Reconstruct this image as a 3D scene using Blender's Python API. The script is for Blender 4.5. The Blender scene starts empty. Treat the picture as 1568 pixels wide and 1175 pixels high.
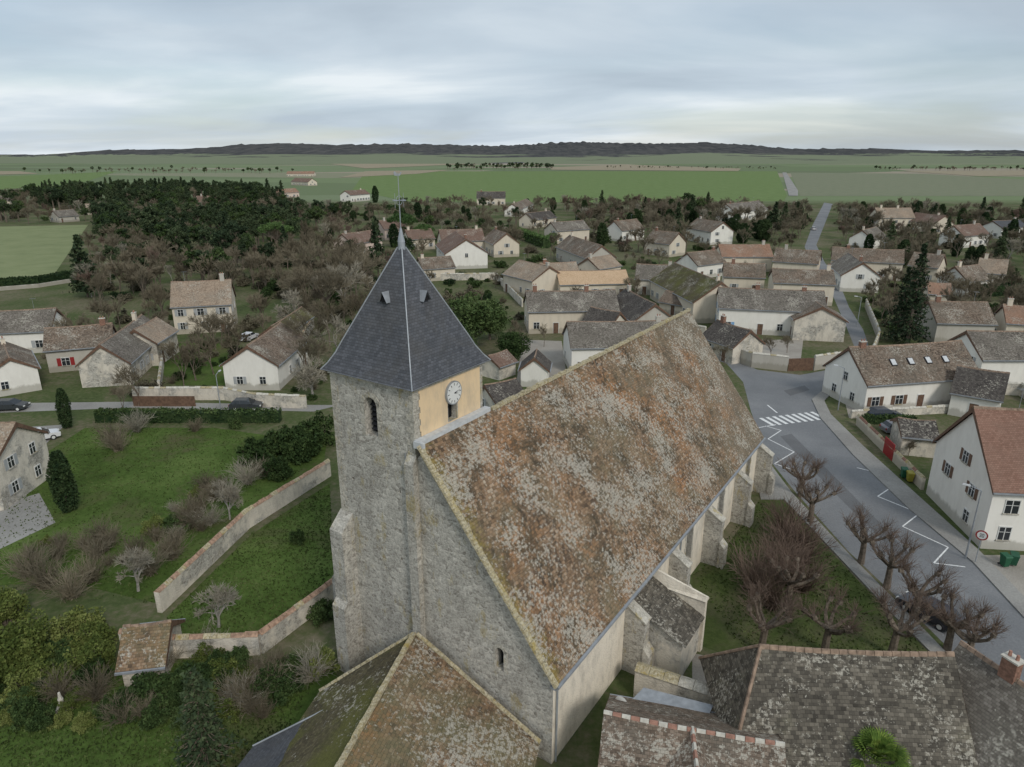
import bpy, bmesh, math, random
from mathutils import Vector, Matrix, noise
random.seed(7)
sc=bpy.context.scene
sc.view_settings.view_transform='Standard'
try: sc.view_settings.look='None'
except Exception: pass
sc.view_settings.exposure=0
H=33.0; PITCH=math.radians(18.4); F=1050.0
sp,cp=math.sin(PITCH),math.cos(PITCH)
def P(px,py,z=0.0):
    """survey reading of the drone photograph -> world position at height z"""
    x=(px-784)/F; v=(587-py)/F
    dz=-sp+v*cp; dy=cp+v*sp
    t=(H-z)/max(1e-4,-dz)
    return (x*t,dy*t)
# ------------------------------------------------------------ materials
def newmat(name,rough=0.85,spec=0.2):
    m=bpy.data.materials.new(name); m.use_nodes=True
    nt=m.node_tree; b=nt.nodes['Principled BSDF']
    b.inputs['Roughness'].default_value=rough
    b.inputs['Specular IOR Level'].default_value=spec
    return m,nt,b
def N(nt,t,**k):
    n=nt.nodes.new(t)
    for a,v in k.items(): setattr(n,a,v)
    return n
def c4(c): return (c[0],c[1],c[2],1)
def ramp(nt,fac,stops,interp='LINEAR'):
    r=N(nt,'ShaderNodeValToRGB'); e=r.color_ramp.elements; r.color_ramp.interpolation=interp
    e[0].position=stops[0][0]; e[0].color=c4(stops[0][1])
    e[1].position=stops[-1][0]; e[1].color=c4(stops[-1][1])
    for p,c in stops[1:-1]:
        x=e.new(p); x.color=c4(c)
    if fac is not None: nt.links.new(fac,r.inputs[0])
    return r.outputs[0]
def nz(nt,vec,scale,detail=4,rough=0.55,dist=0.0):
    n=N(nt,'ShaderNodeTexNoise'); n.inputs['Scale'].default_value=scale; n.inputs['Detail'].default_value=min(detail,6)
    n.inputs['Roughness'].default_value=rough; n.inputs['Distortion'].default_value=dist
    nt.links.new(vec,n.inputs['Vector']); return n.outputs['Fac']
def mix(nt,fac,a,b,mode='MIX'):
    m=N(nt,'ShaderNodeMix',data_type='RGBA',blend_type=mode)
    for s,v in ((0,fac),(6,a),(7,b)):
        if hasattr(v,'is_linked'): nt.links.new(v,m.inputs[s])
        elif isinstance(v,(int,float)): m.inputs[s].default_value=v
        else: m.inputs[s].default_value=c4(v)
    return m.outputs[2]
def math_(nt,op,a,b=0.0,c=0.0):
    m=N(nt,'ShaderNodeMath',operation=op)
    for i,v in enumerate((a,b,c)):
        if hasattr(v,'is_linked'): nt.links.new(v,m.inputs[i])
        else: m.inputs[i].default_value=v
    return m.outputs[0]
def vadd(nt,p,o):
    mp=N(nt,'ShaderNodeVectorMath',operation='ADD'); nt.links.new(p,mp.inputs[0]); mp.inputs[1].default_value=o; return mp.outputs[0]
def bump(nt,b,h,strength=0.4,dist=0.05):
    n=N(nt,'ShaderNodeBump'); n.inputs['Strength'].default_value=strength; n.inputs['Distance'].default_value=dist
    nt.links.new(h,n.inputs['Height']); nt.links.new(n.outputs[0],b.inputs['Normal'])
def pos(nt): return N(nt,'ShaderNodeNewGeometry').outputs['Position']
def simple(name,col,rough=0.7,var=0.15,scale=3,metal=0,spec=0.3):
    m,nt,b=newmat(name,rough,spec)
    v=nz(nt,pos(nt),scale,3)
    lo=[c*(1-var) for c in col]; hi=[min(1,c*(1+var)) for c in col]
    nt.links.new(ramp(nt,v,[(0.3,lo),(0.7,hi)]),b.inputs['Base Color'])
    b.inputs['Metallic'].default_value=metal
    return m
def roofmat(name,pal,patch=None,pf=(0.45,0.65),lich=0.0,tile=(0.22,0.17),lichcol=(0.46,0.43,0.36),patch2=None,bs=0.5,nave=False):
    m,nt,b=newmat(name,0.9,0.1)
    uv=N(nt,'ShaderNodeUVMap').outputs[0]
    s=N(nt,'ShaderNodeSeparateXYZ'); nt.links.new(uv,s.inputs[0])
    vv=math_(nt,'DIVIDE',s.outputs[1],tile[1]); row=math_(nt,'FLOOR',vv)
    odd=math_(nt,'MULTIPLY',math_(nt,'PINGPONG',row,1.0),0.5)
    uu=math_(nt,'ADD',math_(nt,'DIVIDE',s.outputs[0],tile[0]),odd); colu=math_(nt,'FLOOR',uu)
    cb=N(nt,'ShaderNodeCombineXYZ'); nt.links.new(colu,cb.inputs[0]); nt.links.new(row,cb.inputs[1])
    wn=N(nt,'ShaderNodeTexWhiteNoise',noise_dimensions='2D'); nt.links.new(cb.outputs[0],wn.inputs['Vector'])
    n=len(pal); stops=[(i/(n-1)*0.96+0.02,c) for i,c in enumerate(pal)]
    w=wn.outputs['Value']
    p=pos(nt)
    big=nz(nt,p,0.35,5,0.65)
    k=math_(nt,'ADD',math_(nt,'MULTIPLY',w,0.62),math_(nt,'MULTIPLY',math_(nt,'SUBTRACT',big,0.3),0.95))
    col=ramp(nt,k,stops)
    if patch:
        f=ramp(nt,nz(nt,p,0.22,6,0.7,0.4),[(pf[0],(0,0,0)),(pf[1],(1,1,1))])
        col=mix(nt,math_(nt,'MULTIPLY',f,0.7),col,patch)
    if patch2:
        f=ramp(nt,nz(nt,vadd(nt,p,(31,17,5)),0.14,6,0.7,0.3),[(0.48,(0,0,0)),(0.64,(1,1,1))])
        f2=ramp(nt,w,[(0.2,(0.15,)*3),(0.8,(0.75,)*3)])
        col=mix(nt,math_(nt,'MULTIPLY',f,f2),col,patch2)
    if nave:
        f=ramp(nt,nz(nt,vadd(nt,p,(3,57,15)),0.45,6,0.78,0.5),[(0.50,(0,0,0)),(0.62,(0.8,)*3)])
        col=mix(nt,f,col,(0.065,0.055,0.038))
        oc=N(nt,'ShaderNodeTexCoord').outputs['Object']; os_=N(nt,'ShaderNodeSeparateXYZ'); nt.links.new(oc,os_.inputs[0])
        g=math_(nt,'ADD',math_(nt,'DIVIDE',os_.outputs[0],42.0),math_(nt,'MULTIPLY',math_(nt,'SUBTRACT',nz(nt,p,0.25,5,0.7),0.5),1.6))
        col=mix(nt,ramp(nt,g,[(0.62,(0,0,0)),(1.15,(0.6,)*3)]),col,(0.21,0.18,0.135))
        y=math_(nt,'ADD',math_(nt,'DIVIDE',os_.outputs[0],-5.0),nz(nt,p,1.6,5,0.75))
        col=mix(nt,ramp(nt,y,[(0.33,(0,0,0)),(0.55,(0.75,)*3)]),col,(0.27,0.21,0.065))
    if lich>0:
        l=nz(nt,p,4.2,4,0.75)
        l2=nz(nt,vadd(nt,p,(9,2,4)),0.33,4)
        f=ramp(nt,math_(nt,'ADD',l,math_(nt,'MULTIPLY',l2,0.6)),[(0.93-0.12*lich,(0,0,0)),(0.98-0.10*lich,(1,1,1))])
        col=mix(nt,math_(nt,'MULTIPLY',f,0.75),col,lichcol)
    fr=math_(nt,'FRACT',vv); fx=math_(nt,'FRACT',uu)
    j=math_(nt,'MAXIMUM',math_(nt,'LESS_THAN',fr,0.14),math_(nt,'LESS_THAN',fx,0.09))
    col=mix(nt,math_(nt,'MULTIPLY',j,0.45),col,(0.03,0.026,0.022))
    nt.links.new(col,b.inputs['Base Color'])
    h=math_(nt,'ADD',math_(nt,'MULTIPLY',math_(nt,'SUBTRACT',1.0,fr),1.0),math_(nt,'MULTIPLY',w,0.7))
    bump(nt,b,h,bs,0.03)
    return m
def stonemat(name,base=(0.46,0.435,0.38),dark=(0.20,0.18,0.15),light=(0.64,0.605,0.53),sc_=3.2,yellow=0.3,render=0.0,rcol=(0.70,0.64,0.54),blot=0.6):
    m,nt,b=newmat(name,0.95,0.1)
    p=pos(nt)
    d=N(nt,'ShaderNodeVectorMath',operation='ADD')
    nn=N(nt,'ShaderNodeTexNoise'); nn.inputs['Scale'].default_value=2.0; nt.links.new(p,nn.inputs['Vector'])
    sc1=N(nt,'ShaderNodeVectorMath',operation='SCALE'); sc1.inputs[3].default_value=0.35; nt.links.new(nn.outputs['Color'],sc1.inputs[0])
    nt.links.new(p,d.inputs[0]); nt.links.new(sc1.outputs[0],d.inputs[1])
    mp=N(nt,'ShaderNodeMapping'); mp.inputs['Scale'].default_value=(1,1,1.5); nt.links.new(d.outputs[0],mp.inputs[0])
    vo=N(nt,'ShaderNodeTexVoronoi',feature='F1'); vo.inputs['Scale'].default_value=sc_; nt.links.new(mp.outputs[0],vo.inputs['Vector'])
    ve=N(nt,'ShaderNodeTexVoronoi',feature='DISTANCE_TO_EDGE'); ve.inputs['Scale'].default_value=sc_; nt.links.new(mp.outputs[0],ve.inputs['Vector'])
    hs=N(nt,'ShaderNodeSeparateColor'); nt.links.new(vo.outputs['Color'],hs.inputs[0])
    col=ramp(nt,hs.outputs[0],[(0.0,dark),(0.25,[c*.75 for c in base]),(0.65,base),(1.0,light)])
    mort=ramp(nt,ve.outputs['Distance'],[(0.02,(1,1,1)),(0.10,(0,0,0))])
    col=mix(nt,math_(nt,'MULTIPLY',mort,0.6),col,[c*0.95 for c in light])
    mpz=N(nt,'ShaderNodeMapping'); mpz.inputs['Scale'].default_value=(1,1,0.45); nt.links.new(p,mpz.inputs[0])
    st=nz(nt,mpz.outputs[0],0.5,6,0.72,0.5)
    col=mix(nt,ramp(nt,st,[(0.44,(0.0,0,0)),(0.68,(blot,)*3)]),col,[c*0.85 for c in dark])
    st2=nz(nt,p,8,4,0.75)
    col=mix(nt,0.36,col,ramp(nt,st2,[(0.34,(0.09,0.083,0.07)),(0.62,(0.76,0.72,0.64))]))
    if yellow>0:
        f=ramp(nt,nz(nt,mpz.outputs[0],0.9,6,0.75),[(0.56,(0,0,0)),(0.65,(1,1,1))])
        col=mix(nt,math_(nt,'MULTIPLY',f,yellow),col,(0.38,0.29,0.09))
    if render>0:
        f=ramp(nt,nz(nt,vadd(nt,p,(7,3,1)),0.35,6,0.65),[(0.62-render*0.4,(0,0,0)),(0.70-render*0.4,(1,1,1))])
        rc=mix(nt,ramp(nt,nz(nt,mpz.outputs[0],1.3,6,0.7),[(0.45,(0,0,0)),(0.75,(0.8,)*3)]),rcol,[c*0.55 for c in rcol])
        col=mix(nt,f,col,rc)
    nt.links.new(col,b.inputs['Base Color'])
    bump(nt,b,math_(nt,'ADD',math_(nt,'MINIMUM',ve.outputs['Distance'],0.15),math_(nt,'MULTIPLY',st2,0.15)),0.7,0.14)
    return m
def plaster(name,col,dirty=0.35):
    m,nt,b=newmat(name,0.9,0.15); p=pos(nt)
    mp=N(nt,'ShaderNodeMapping'); mp.inputs['Scale'].default_value=(1,1,0.35); nt.links.new(p,mp.inputs[0])
    n1=nz(nt,mp.outputs[0],0.9,6,0.7)
    c=mix(nt,ramp(nt,n1,[(0.45,(0,0,0)),(0.78,(dirty*1.5,)*3)]),col,(0.36,0.32,0.26))
    s=N(nt,'ShaderNodeSeparateXYZ'); nt.links.new(p,s.inputs[0])
    g=math_(nt,'ADD',s.outputs[2],math_(nt,'MULTIPLY',n1,-1.6))
    c=mix(nt,ramp(nt,g,[(-0.6,(0.5,)*3),(0.35,(0,0,0))]),c,(0.24,0.22,0.17))
    nt.links.new(c,b.inputs['Base Color']); bump(nt,b,nz(nt,p,14,3),0.15,0.02)
    return m
def leafmat(name,a,b_,c,scale=0.9):
    m,nt,b=newmat(name,0.85,0.12)
    tc=N(nt,'ShaderNodeTexCoord').outputs['Object']
    oi=N(nt,'ShaderNodeObjectInfo').outputs['Random']
    v=math_(nt,'ADD',nz(nt,tc,scale,3,0.6),math_(nt,'MULTIPLY',math_(nt,'SUBTRACT',oi,0.5),0.3))
    r=N(nt,'ShaderNodeNewGeometry').outputs['Random Per Island']
    v=math_(nt,'ADD',v,math_(nt,'MULTIPLY',math_(nt,'SUBTRACT',r,0.5),0.25))
    nt.links.new(ramp(nt,v,[(0.28,a),(0.5,b_),(0.74,c)]),b.inputs['Base Color'])
    return m
def twigmat(name,a,b_):
    m,nt,b=newmat(name,0.95,0.05)
    oi=N(nt,'ShaderNodeObjectInfo').outputs['Random']
    nt.links.new(ramp(nt,oi,[(0.0,a),(1.0,b_)]),b.inputs['Base Color']); return m
def grassmat(name,cols,fine=1.0,earth=None,eth=(0.58,0.68)):
    m,nt,b=newmat(name,0.95,0.05); p=pos(nt)
    v=math_(nt,'ADD',math_(nt,'MULTIPLY',nz(nt,p,0.12,6,0.65,0.3),0.6),math_(nt,'MULTIPLY',nz(nt,p,2.2*fine,5,0.7),0.4))
    c=ramp(nt,v,[(0.36,cols[0]),(0.5,cols[1]),(0.64,cols[2])])
    if earth:
        f=ramp(nt,nz(nt,p,0.11,6,0.75,0.6),[(eth[0],(0,0,0)),(eth[1],(1,1,1))])
        c=mix(nt,math_(nt,'MULTIPLY',f,0.85),c,earth)
    nt.links.new(c,b.inputs['Base Color']); bump(nt,b,nz(nt,p,6,3,0.7),0.5,0.12)
    return m
M={}
NP=[(0.055,0.043,0.034),(0.12,0.082,0.055),(0.195,0.132,0.083),(0.25,0.16,0.097),(0.33,0.235,0.155),(0.47,0.405,0.31)]
M['nave']=roofmat('lichen_tile',NP,patch=(0.17,0.15,0.095),pf=(0.44,0.64),patch2=(0.36,0.175,0.075),lich=0.95,tile=(0.25,0.2),bs=0.8,nave=True)
M['nave2']=roofmat('mottled_tile',NP,patch=(0.17,0.16,0.09),pf=(0.42,0.60),patch2=(0.28,0.15,0.065),lich=0.7,tile=(0.25,0.2),bs=0.8)
M['brown']=roofmat('brown_tile',[(0.07,0.054,0.043),(0.145,0.108,0.08),(0.225,0.172,0.13),(0.31,0.25,0.195)],patch=(0.15,0.135,0.11),lich=0.5)
M['grey']=roofmat('grey_tile',[(0.07,0.062,0.054),(0.14,0.122,0.102),(0.205,0.182,0.155),(0.30,0.27,0.23)],patch=(0.155,0.14,0.115),lich=0.5)
M['tan']=roofmat('tan_tile',[(0.17,0.125,0.09),(0.29,0.22,0.16),(0.37,0.285,0.21),(0.44,0.35,0.26)],patch=(0.25,0.215,0.17),lich=0.4)
M['bright']=roofmat('new_clay_tile',[(0.48,0.33,0.20),(0.58,0.41,0.26),(0.66,0.48,0.32)],lich=0)
M['orange']=roofmat('orange_tile',[(0.22,0.13,0.085),(0.32,0.19,0.13),(0.39,0.25,0.17)],patch=(0.25,0.18,0.135),lich=0.3)
M['red']=roofmat('redbrown_tile',[(0.13,0.085,0.066),(0.20,0.13,0.10),(0.25,0.17,0.13)],lich=0.2,patch=(0.18,0.135,0.11))
M['terra']=roofmat('terracotta_tile',[(0.19,0.105,0.075),(0.27,0.155,0.115),(0.32,0.195,0.145)],lich=0.0,patch=(0.23,0.145,0.11))
M['dark']=roofmat('dark_tile',[(0.045,0.04,0.037),(0.075,0.066,0.06),(0.11,0.098,0.087),(0.15,0.135,0.115)],lich=0.2)
M['moss']=roofmat('mossy_tile',[(0.05,0.044,0.032),(0.10,0.085,0.052),(0.15,0.13,0.075)],patch=(0.13,0.135,0.035),pf=(0.45,0.62),lich=0.3)
M['bigtan']=roofmat('dark_lichen_tile',[(0.045,0.04,0.033),(0.09,0.08,0.065),(0.145,0.128,0.102),(0.225,0.20,0.16)],patch=(0.31,0.285,0.20),pf=(0.54,0.70),lich=0.5,tile=(0.26,0.2))
M['slate']=roofmat('slate',[(0.06,0.065,0.074),(0.085,0.09,0.10),(0.105,0.11,0.122),(0.135,0.14,0.155)],tile=(0.24,0.17),lich=0,patch=(0.10,0.098,0.095),bs=0.45)
M['stone']=stonemat('rubble_stone',blot=0.7,yellow=.5)
M['stone2']=stonemat('rubble_render',yellow=0.15,render=0.45)
M['naveside']=stonemat('nave_render',yellow=0.1,render=0.9,rcol=(0.82,0.74,0.61),blot=.4)
M['dressed']=stonemat('dressed_stone',base=(0.48,0.44,0.36),dark=(0.27,0.25,0.2),light=(0.6,0.56,0.47),sc_=1.8,yellow=0.75,blot=.5)
M['verge']=stonemat('lichen_verge',base=(0.44,0.34,0.13),dark=(0.26,0.22,0.12),light=(0.52,0.45,0.27),sc_=5,yellow=0.9,blot=.3)
M['ochre']=plaster('ochre_plaster',(0.78,0.59,0.37),0.5)
M['white']=plaster('white_plaster',(0.83,0.80,0.73),0.16)
M['cream']=plaster('cream_plaster',(0.70,0.62,0.50),0.25)
M['greyp']=plaster('grey_plaster',(0.50,0.47,0.41),0.35)
M['pink']=plaster('pink_plaster',(0.70,0.56,0.48),0.2)
M['glass']=newmat('window_glass',0.15,0.6)[0]; M['glass'].node_tree.nodes['Principled BSDF'].inputs['Base Color'].default_value=(0.025,0.03,0.035,1)
M['frame']=simple('white_frame',(0.7,0.7,0.67),0.5,0.05)
M['wood']=simple('brown_wood',(0.15,0.09,0.06),0.7,0.3)
M['shblue']=simple('blue_shutter',(0.20,0.38,0.62),0.6,0.1)
M['shgrey']=simple('grey_shutter',(0.38,0.39,0.39),0.6,0.1)
M['shred']=simple('red_paint',(0.30,0.03,0.03),0.5,0.1)
M['dark_']=simple('dark_void',(0.012,0.012,0.013),0.9,0.1)
M['lead']=simple('lead_zinc',(0.34,0.36,0.38),0.5,0.15,metal=0.3)
M['zinc']=simple('pale_flashing',(0.55,0.56,0.56),0.5,0.12)
M['iron']=simple('iron',(0.04,0.04,0.045),0.6,0.2)
M['brick']=simple('brick_red',(0.25,0.14,0.10),0.9,0.35,6)
M['ridge']=simple('ridge_clay',(0.28,0.20,0.145),0.9,0.4,3)
M['ridgered']=simple('ridge_red',(0.35,0.19,0.14),0.9,0.25,4)
M['captile']=simple('wall_cap_tile',(0.35,0.23,0.16),0.9,0.4,4)
M['mortar']=simple('mortar',(0.55,0.52,0.45),0.9,0.2,4)
M['asphalt']=grassmat('asphalt',[(0.17,0.175,0.18),(0.21,0.215,0.22),(0.26,0.263,0.265)],2.0)
M['pave']=grassmat('pavement',[(0.23,0.22,0.205),(0.30,0.29,0.27),(0.38,0.37,0.34)],2.5)
M['gravel']=grassmat('gravel',[(0.27,0.245,0.21),(0.34,0.31,0.27),(0.43,0.40,0.35)],3)
M['paint']=simple('road_paint',(0.75,0.75,0.73),0.7,0.2,5)
M['grass']=grassmat('lawn',[(0.042,0.066,0.016),(0.074,0.118,0.028),(0.12,0.165,0.048)],1.0,earth=(0.105,0.095,0.05),eth=(0.51,0.67))
M['cgrass']=grassmat('churchyard_lawn',[(0.043,0.062,0.02),(0.073,0.098,0.031),(0.11,0.13,0.053)],1.0,earth=(0.115,0.10,0.063),eth=(0.47,0.66))
M['field']=grassmat('green_field',[(0.125,0.18,0.065),(0.15,0.21,0.078),(0.175,0.235,0.095)],0.05)
M['field2']=grassmat('pale_field',[(0.18,0.21,0.105),(0.22,0.25,0.125),(0.25,0.275,0.145)],0.05)
M['tanfield']=grassmat('stubble_field',[(0.26,0.22,0.155),(0.31,0.265,0.185),(0.35,0.305,0.215)],0.05)
M['fieldgrey']=grassmat('fallow_field',[(0.17,0.19,0.12),(0.20,0.215,0.14),(0.225,0.23,0.155)],0.05)
M['bark']=simple('bark',(0.16,0.13,0.10),0.95,0.4,5)
M['barkgrey']=simple('bark_grey',(0.30,0.28,0.25),0.95,0.3,5)
M['twigred']=twigmat('twig_red',(0.155,0.112,0.088),(0.19,0.14,0.11))
M['twigbrown']=twigmat('twig_brown',(0.13,0.11,0.076),(0.22,0.19,0.135))
M['twigpale']=simple('twig_pale',(0.28,0.255,0.20),0.95,0.25,1)
M['pine']=leafmat('pine_needles',(0.022,0.038,0.02),(0.048,0.072,0.034),(0.09,0.115,0.055))
M['cyp']=leafmat('cypress_leaf',(0.014,0.03,0.013),(0.03,0.053,0.02),(0.058,0.085,0.034),1.5)
M['leaf']=leafmat('evergreen_leaf',(0.024,0.044,0.014),(0.052,0.085,0.027),(0.10,0.14,0.05))
M['bright_leaf']=leafmat('spring_leaf',(0.06,0.085,0.02),(0.125,0.155,0.04),(0.21,0.23,0.075))
M['umb']=leafmat('umbrella_pine_needles',(0.035,0.07,0.022),(0.07,0.125,0.04),(0.115,0.18,0.06))
M['thicket']=leafmat('winter_thicket',(0.06,0.054,0.036),(0.11,0.098,0.065),(0.165,0.15,0.10))
# ------------------------------------------------------------ mesh builder
class MB:
    def __init__(s): s.v=[];s.f=[];s.m=[]
    def face(s,pts,m=0):
        i=len(s.v); s.v.extend([tuple(p) for p in pts]); s.f.append(tuple(range(i,i+len(pts)))); s.m.append(m)
    def hexa(s,b,t,m=0):
        i=len(s.v); s.v.extend([tuple(p) for p in b]+[tuple(p) for p in t])
        for q in ((3,2,1,0),(4,5,6,7),(0,1,5,4),(1,2,6,5),(2,3,7,6),(3,0,4,7)):
            s.f.append(tuple(i+k for k in q)); s.m.append(m)
    def box(s,x0,x1,y0,y1,z0,z1,m=0):
        s.hexa([(x0,y0,z0),(x1,y0,z0),(x1,y1,z0),(x0,y1,z0)],[(x0,y0,z1),(x1,y0,z1),(x1,y1,z1),(x0,y1,z1)],m)
    def prism(s,poly,fn,d0,d1,m=0):
        i=len(s.v); n=len(poly)
        s.v.extend([fn(a,b,d0) for a,b in poly]+[fn(a,b,d1) for a,b in poly])
        s.f.append(tuple(range(i+n-1,i-1,-1))); s.m.append(m)
        s.f.append(tuple(range(i+n,i+2*n))); s.m.append(m)
        for k in range(n):
            j=(k+1)%n; s.f.append((i+k,i+j,i+n+j,i+n+k)); s.m.append(m)
    def tube(s,p,q,r1,r2,n=4,m=0):
        p=Vector(p);q=Vector(q);d=(q-p)
        if d.length<1e-6:return
        d.normalize(); a=d.orthogonal().normalized(); b=d.cross(a)
        i=len(s.v)
        for c,r in ((p,r1),(q,r2)):
            for k in range(n):
                an=2*math.pi*k/n; s.v.append(tuple(c+a*(math.cos(an)*r)+b*(math.sin(an)*r)))
        for k in range(n):
            j=(k+1)%n; s.f.append((i+k,i+j,i+n+j,i+n+k)); s.m.append(m)
        if n>4:
            s.f.append(tuple(range(i+n,i+2*n))); s.m.append(m); s.f.append(tuple(range(i+n-1,i-1,-1))); s.m.append(m)
    def tri(s,c,sz,m=0):
        a=Vector((random.gauss(0,1),random.gauss(0,1),random.gauss(0,1))).normalized()
        b=a.cross(Vector((random.gauss(0,1),random.gauss(0,1),random.gauss(0,1))))
        if b.length<1e-4:return
        b=b.normalized()*sz*0.65; a=a*sz; c=Vector(c)
        i=len(s.v); s.v.extend([tuple(c+a),tuple(c-a*0.5+b),tuple(c-a*0.5-b)]); s.f.append((i,i+1,i+2)); s.m.append(m)
    def mesh(s,name,mats,uv=True):
        me=bpy.data.meshes.new(name); me.from_pydata(s.v,[],s.f)
        for m in mats: me.materials.append(M[m] if isinstance(m,str) else m)
        me.polygons.foreach_set('material_index',s.m)
        if uv:
            l=me.uv_layers.new(name='UVMap')
            for p in me.polygons:
                n=p.normal; t=Vector((-n.y,n.x,0))
                if t.length<1e-3: t=Vector((1,0,0))
                t.normalize(); b=n.cross(t)
                for li in p.loop_indices:
                    c=me.vertices[me.loops[li].vertex_index].co
                    l.data[li].uv=(c.dot(t),c.dot(b))
        return me
    def obj(s,name,mats,parent=None,uv=True):
        o=bpy.data.objects.new(name,s.mesh(name,mats,uv)); sc.collection.objects.link(o)
        if parent: o.parent=parent
        return o
def empty(name,x=0,y=0,z=0,rot=0):
    e=bpy.data.objects.new(name,None); e.location=(x,y,z); e.rotation_euler=(0,0,rot); e.empty_display_size=0.5
    sc.collection.objects.link(e); return e
def cut(o,cutters):
    for c in cutters:
        m=o.modifiers.new('b','BOOLEAN'); m.operation='DIFFERENCE'; m.object=c; m.solver='EXACT'
    dg=bpy.context.evaluated_depsgraph_get(); dg.update()
    me=bpy.data.meshes.new_from_object(o.evaluated_get(dg)); o.modifiers.clear(); o.data=me
    for c in cutters: bpy.data.objects.remove(c)
def arch(cx,z0,w,h,n=8):
    r=w/2; pts=[(cx-r,z0),(cx+r,z0),(cx+r,z0+h-r)]
    pts+=[(cx+r*math.cos(math.pi*k/n),z0+h-r+r*math.sin(math.pi*k/n)) for k in range(1,n)]
    pts+=[(cx-r,z0+h-r)]
    return pts
def sheet(name,pts,z,mat,px=True,top=None):
    w=[P(*p) if px else p for p in pts]
    a=sum(w[i][0]*w[(i+1)%len(w)][1]-w[(i+1)%len(w)][0]*w[i][1] for i in range(len(w)))
    if a<0: w=w[::-1]
    mb=MB()
    if top: mb.prism(w,lambda x,y,d:(x,y,d),z,top)
    else: mb.face([(x,y,z) for x,y in w])
    return mb.obj(name,[mat],uv=False)
# ------------------------------------------------------------ ground and fields
m,nt,b=newmat('ground',0.95,0.05); p=pos(nt)
v=math_(nt,'ADD',math_(nt,'MULTIPLY',nz(nt,p,0.06,6,0.7,0.4),0.6),math_(nt,'MULTIPLY',nz(nt,p,1.5,4,0.7),0.4))
near=ramp(nt,v,[(0.36,(0.055,0.07,0.03)),(0.45,(0.08,0.105,0.04)),(0.52,(0.12,0.122,0.065)),(0.6,(0.175,0.155,0.105))])
mp=N(nt,'ShaderNodeMapping'); mp.inputs['Scale'].default_value=(0.0016,0.0042,0.001); mp.inputs['Rotation'].default_value=(0,0,0.15); nt.links.new(p,mp.inputs[0])
vo=N(nt,'ShaderNodeTexVoronoi'); vo.inputs['Scale'].default_value=1.0; nt.links.new(mp.outputs[0],vo.inputs['Vector'])
hs=N(nt,'ShaderNodeSeparateColor'); nt.links.new(vo.outputs['Color'],hs.inputs[0])
far=ramp(nt,hs.outputs[0],[(0.0,(0.15,0.19,0.10)),(0.25,(0.175,0.22,0.115)),(0.45,(0.23,0.235,0.155)),(0.55,(0.145,0.175,0.10)),(0.7,(0.30,0.265,0.20)),(0.85,(0.18,0.22,0.125))],'CONSTANT')
s=N(nt,'ShaderNodeSeparateXYZ'); nt.links.new(p,s.inputs[0])
fm=ramp(nt,math_(nt,'DIVIDE',s.outputs[1],1000.0),[(0.50,(0,0,0)),(0.56,(1,1,1))])
nt.links.new(mix(nt,fm,near,far),b.inputs['Base Color']); M['ground']=m
bump(nt,b,nz(nt,p,4,3,0.7),0.4,0.1)
sheet('ground',[(-9000,-300),(9000,-300),(9000,9000),(-9000,9000)],0,'ground',px=False)
sheet('green_field',[(560,262),(1190,262),(1205,300),(1200,308),(900,310),(620,308),(540,290)],0.10,'field')
sheet('green_field',[(1210,264),(1420,266),(1568,275),(1620,300),(1225,300)],0.10,'fieldgrey')
sheet('stubble_field',[(840,256),(960,252),(1135,258),(1130,262),(845,260)],0.5,'tanfield')
sheet('stubble_field',[(470,246),(700,243),(720,251),(560,258)],0.5,'tanfield')
sheet('stubble_field',[(560,262),(690,260),(640,266),(520,272)],0.3,'tanfield')
sheet('stubble_field',[(-100,262),(30,262),(60,266),(-100,270)],0.4,'tanfield')
sheet('green_field',[(-150,350),(135,344),(110,380),(80,425),(-120,432)],0.05,'field2')
sheet('green_field',[(-150,275),(60,268),(180,262),(120,282),(-150,300)],0.12,'field')
sheet('stubble_field',[(1380,262),(1568,261),(1640,268),(1500,270)],0.4,'tanfield')
# distant hills with woods
mb=MB(); nx,ny=620,14; idx={}
def topz(x,y):
    px=784+x/(y*cp)*F
    t=223+ (abs(px-800)/800)**2*15+2.0*math.sin(px/90)+1.2*math.sin(px/37)
    return max(8,33+(238-t)/1050*y*1.05)
for j in range(ny):
    y=2600+j*260
    for i in range(nx):
        x=-5200+i*(10400/(nx-1)); k=j/(ny-1)
        s_=k*k*(3-2*k)
        z=topz(x,y)*s_*(1 if k>0 else 0)-2+noise.noise((x/600,y/600,0))*10*s_
        if k>.6: z+=abs(noise.noise((x/38,y/60,3)))*24*s_
        idx[i,j]=len(mb.v); mb.v.append((x,y,z if j else -3))
for j in range(ny-1):
    for i in range(nx-1):
        mb.f.append((idx[i,j],idx[i+1,j],idx[i+1,j+1],idx[i,j+1])); mb.m.append(0)
m,nt,b=newmat('hill_land',1.0,0.0); p=pos(nt)
s=N(nt,'ShaderNodeSeparateXYZ'); nt.links.new(p,s.inputs[0])
mp=N(nt,'ShaderNodeMapping'); mp.inputs['Scale'].default_value=(0.0016,0.004,0.01); nt.links.new(p,mp.inputs[0])
f=math_(nt,'ADD',math_(nt,'DIVIDE',s.outputs[2],110.0),math_(nt,'MULTIPLY',math_(nt,'SUBTRACT',nz(nt,mp.outputs[0],1.0,5,0.6),0.5),1.3))
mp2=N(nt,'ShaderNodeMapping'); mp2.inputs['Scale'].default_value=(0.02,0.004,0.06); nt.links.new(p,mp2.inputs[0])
wood=ramp(nt,nz(nt,mp2.outputs[0],1.0,5,0.7),[(0.35,(0.06,0.063,0.066)),(0.65,(0.115,0.113,0.108))])  # aerial haze is put into the woods' base colour as bluish grey
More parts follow.
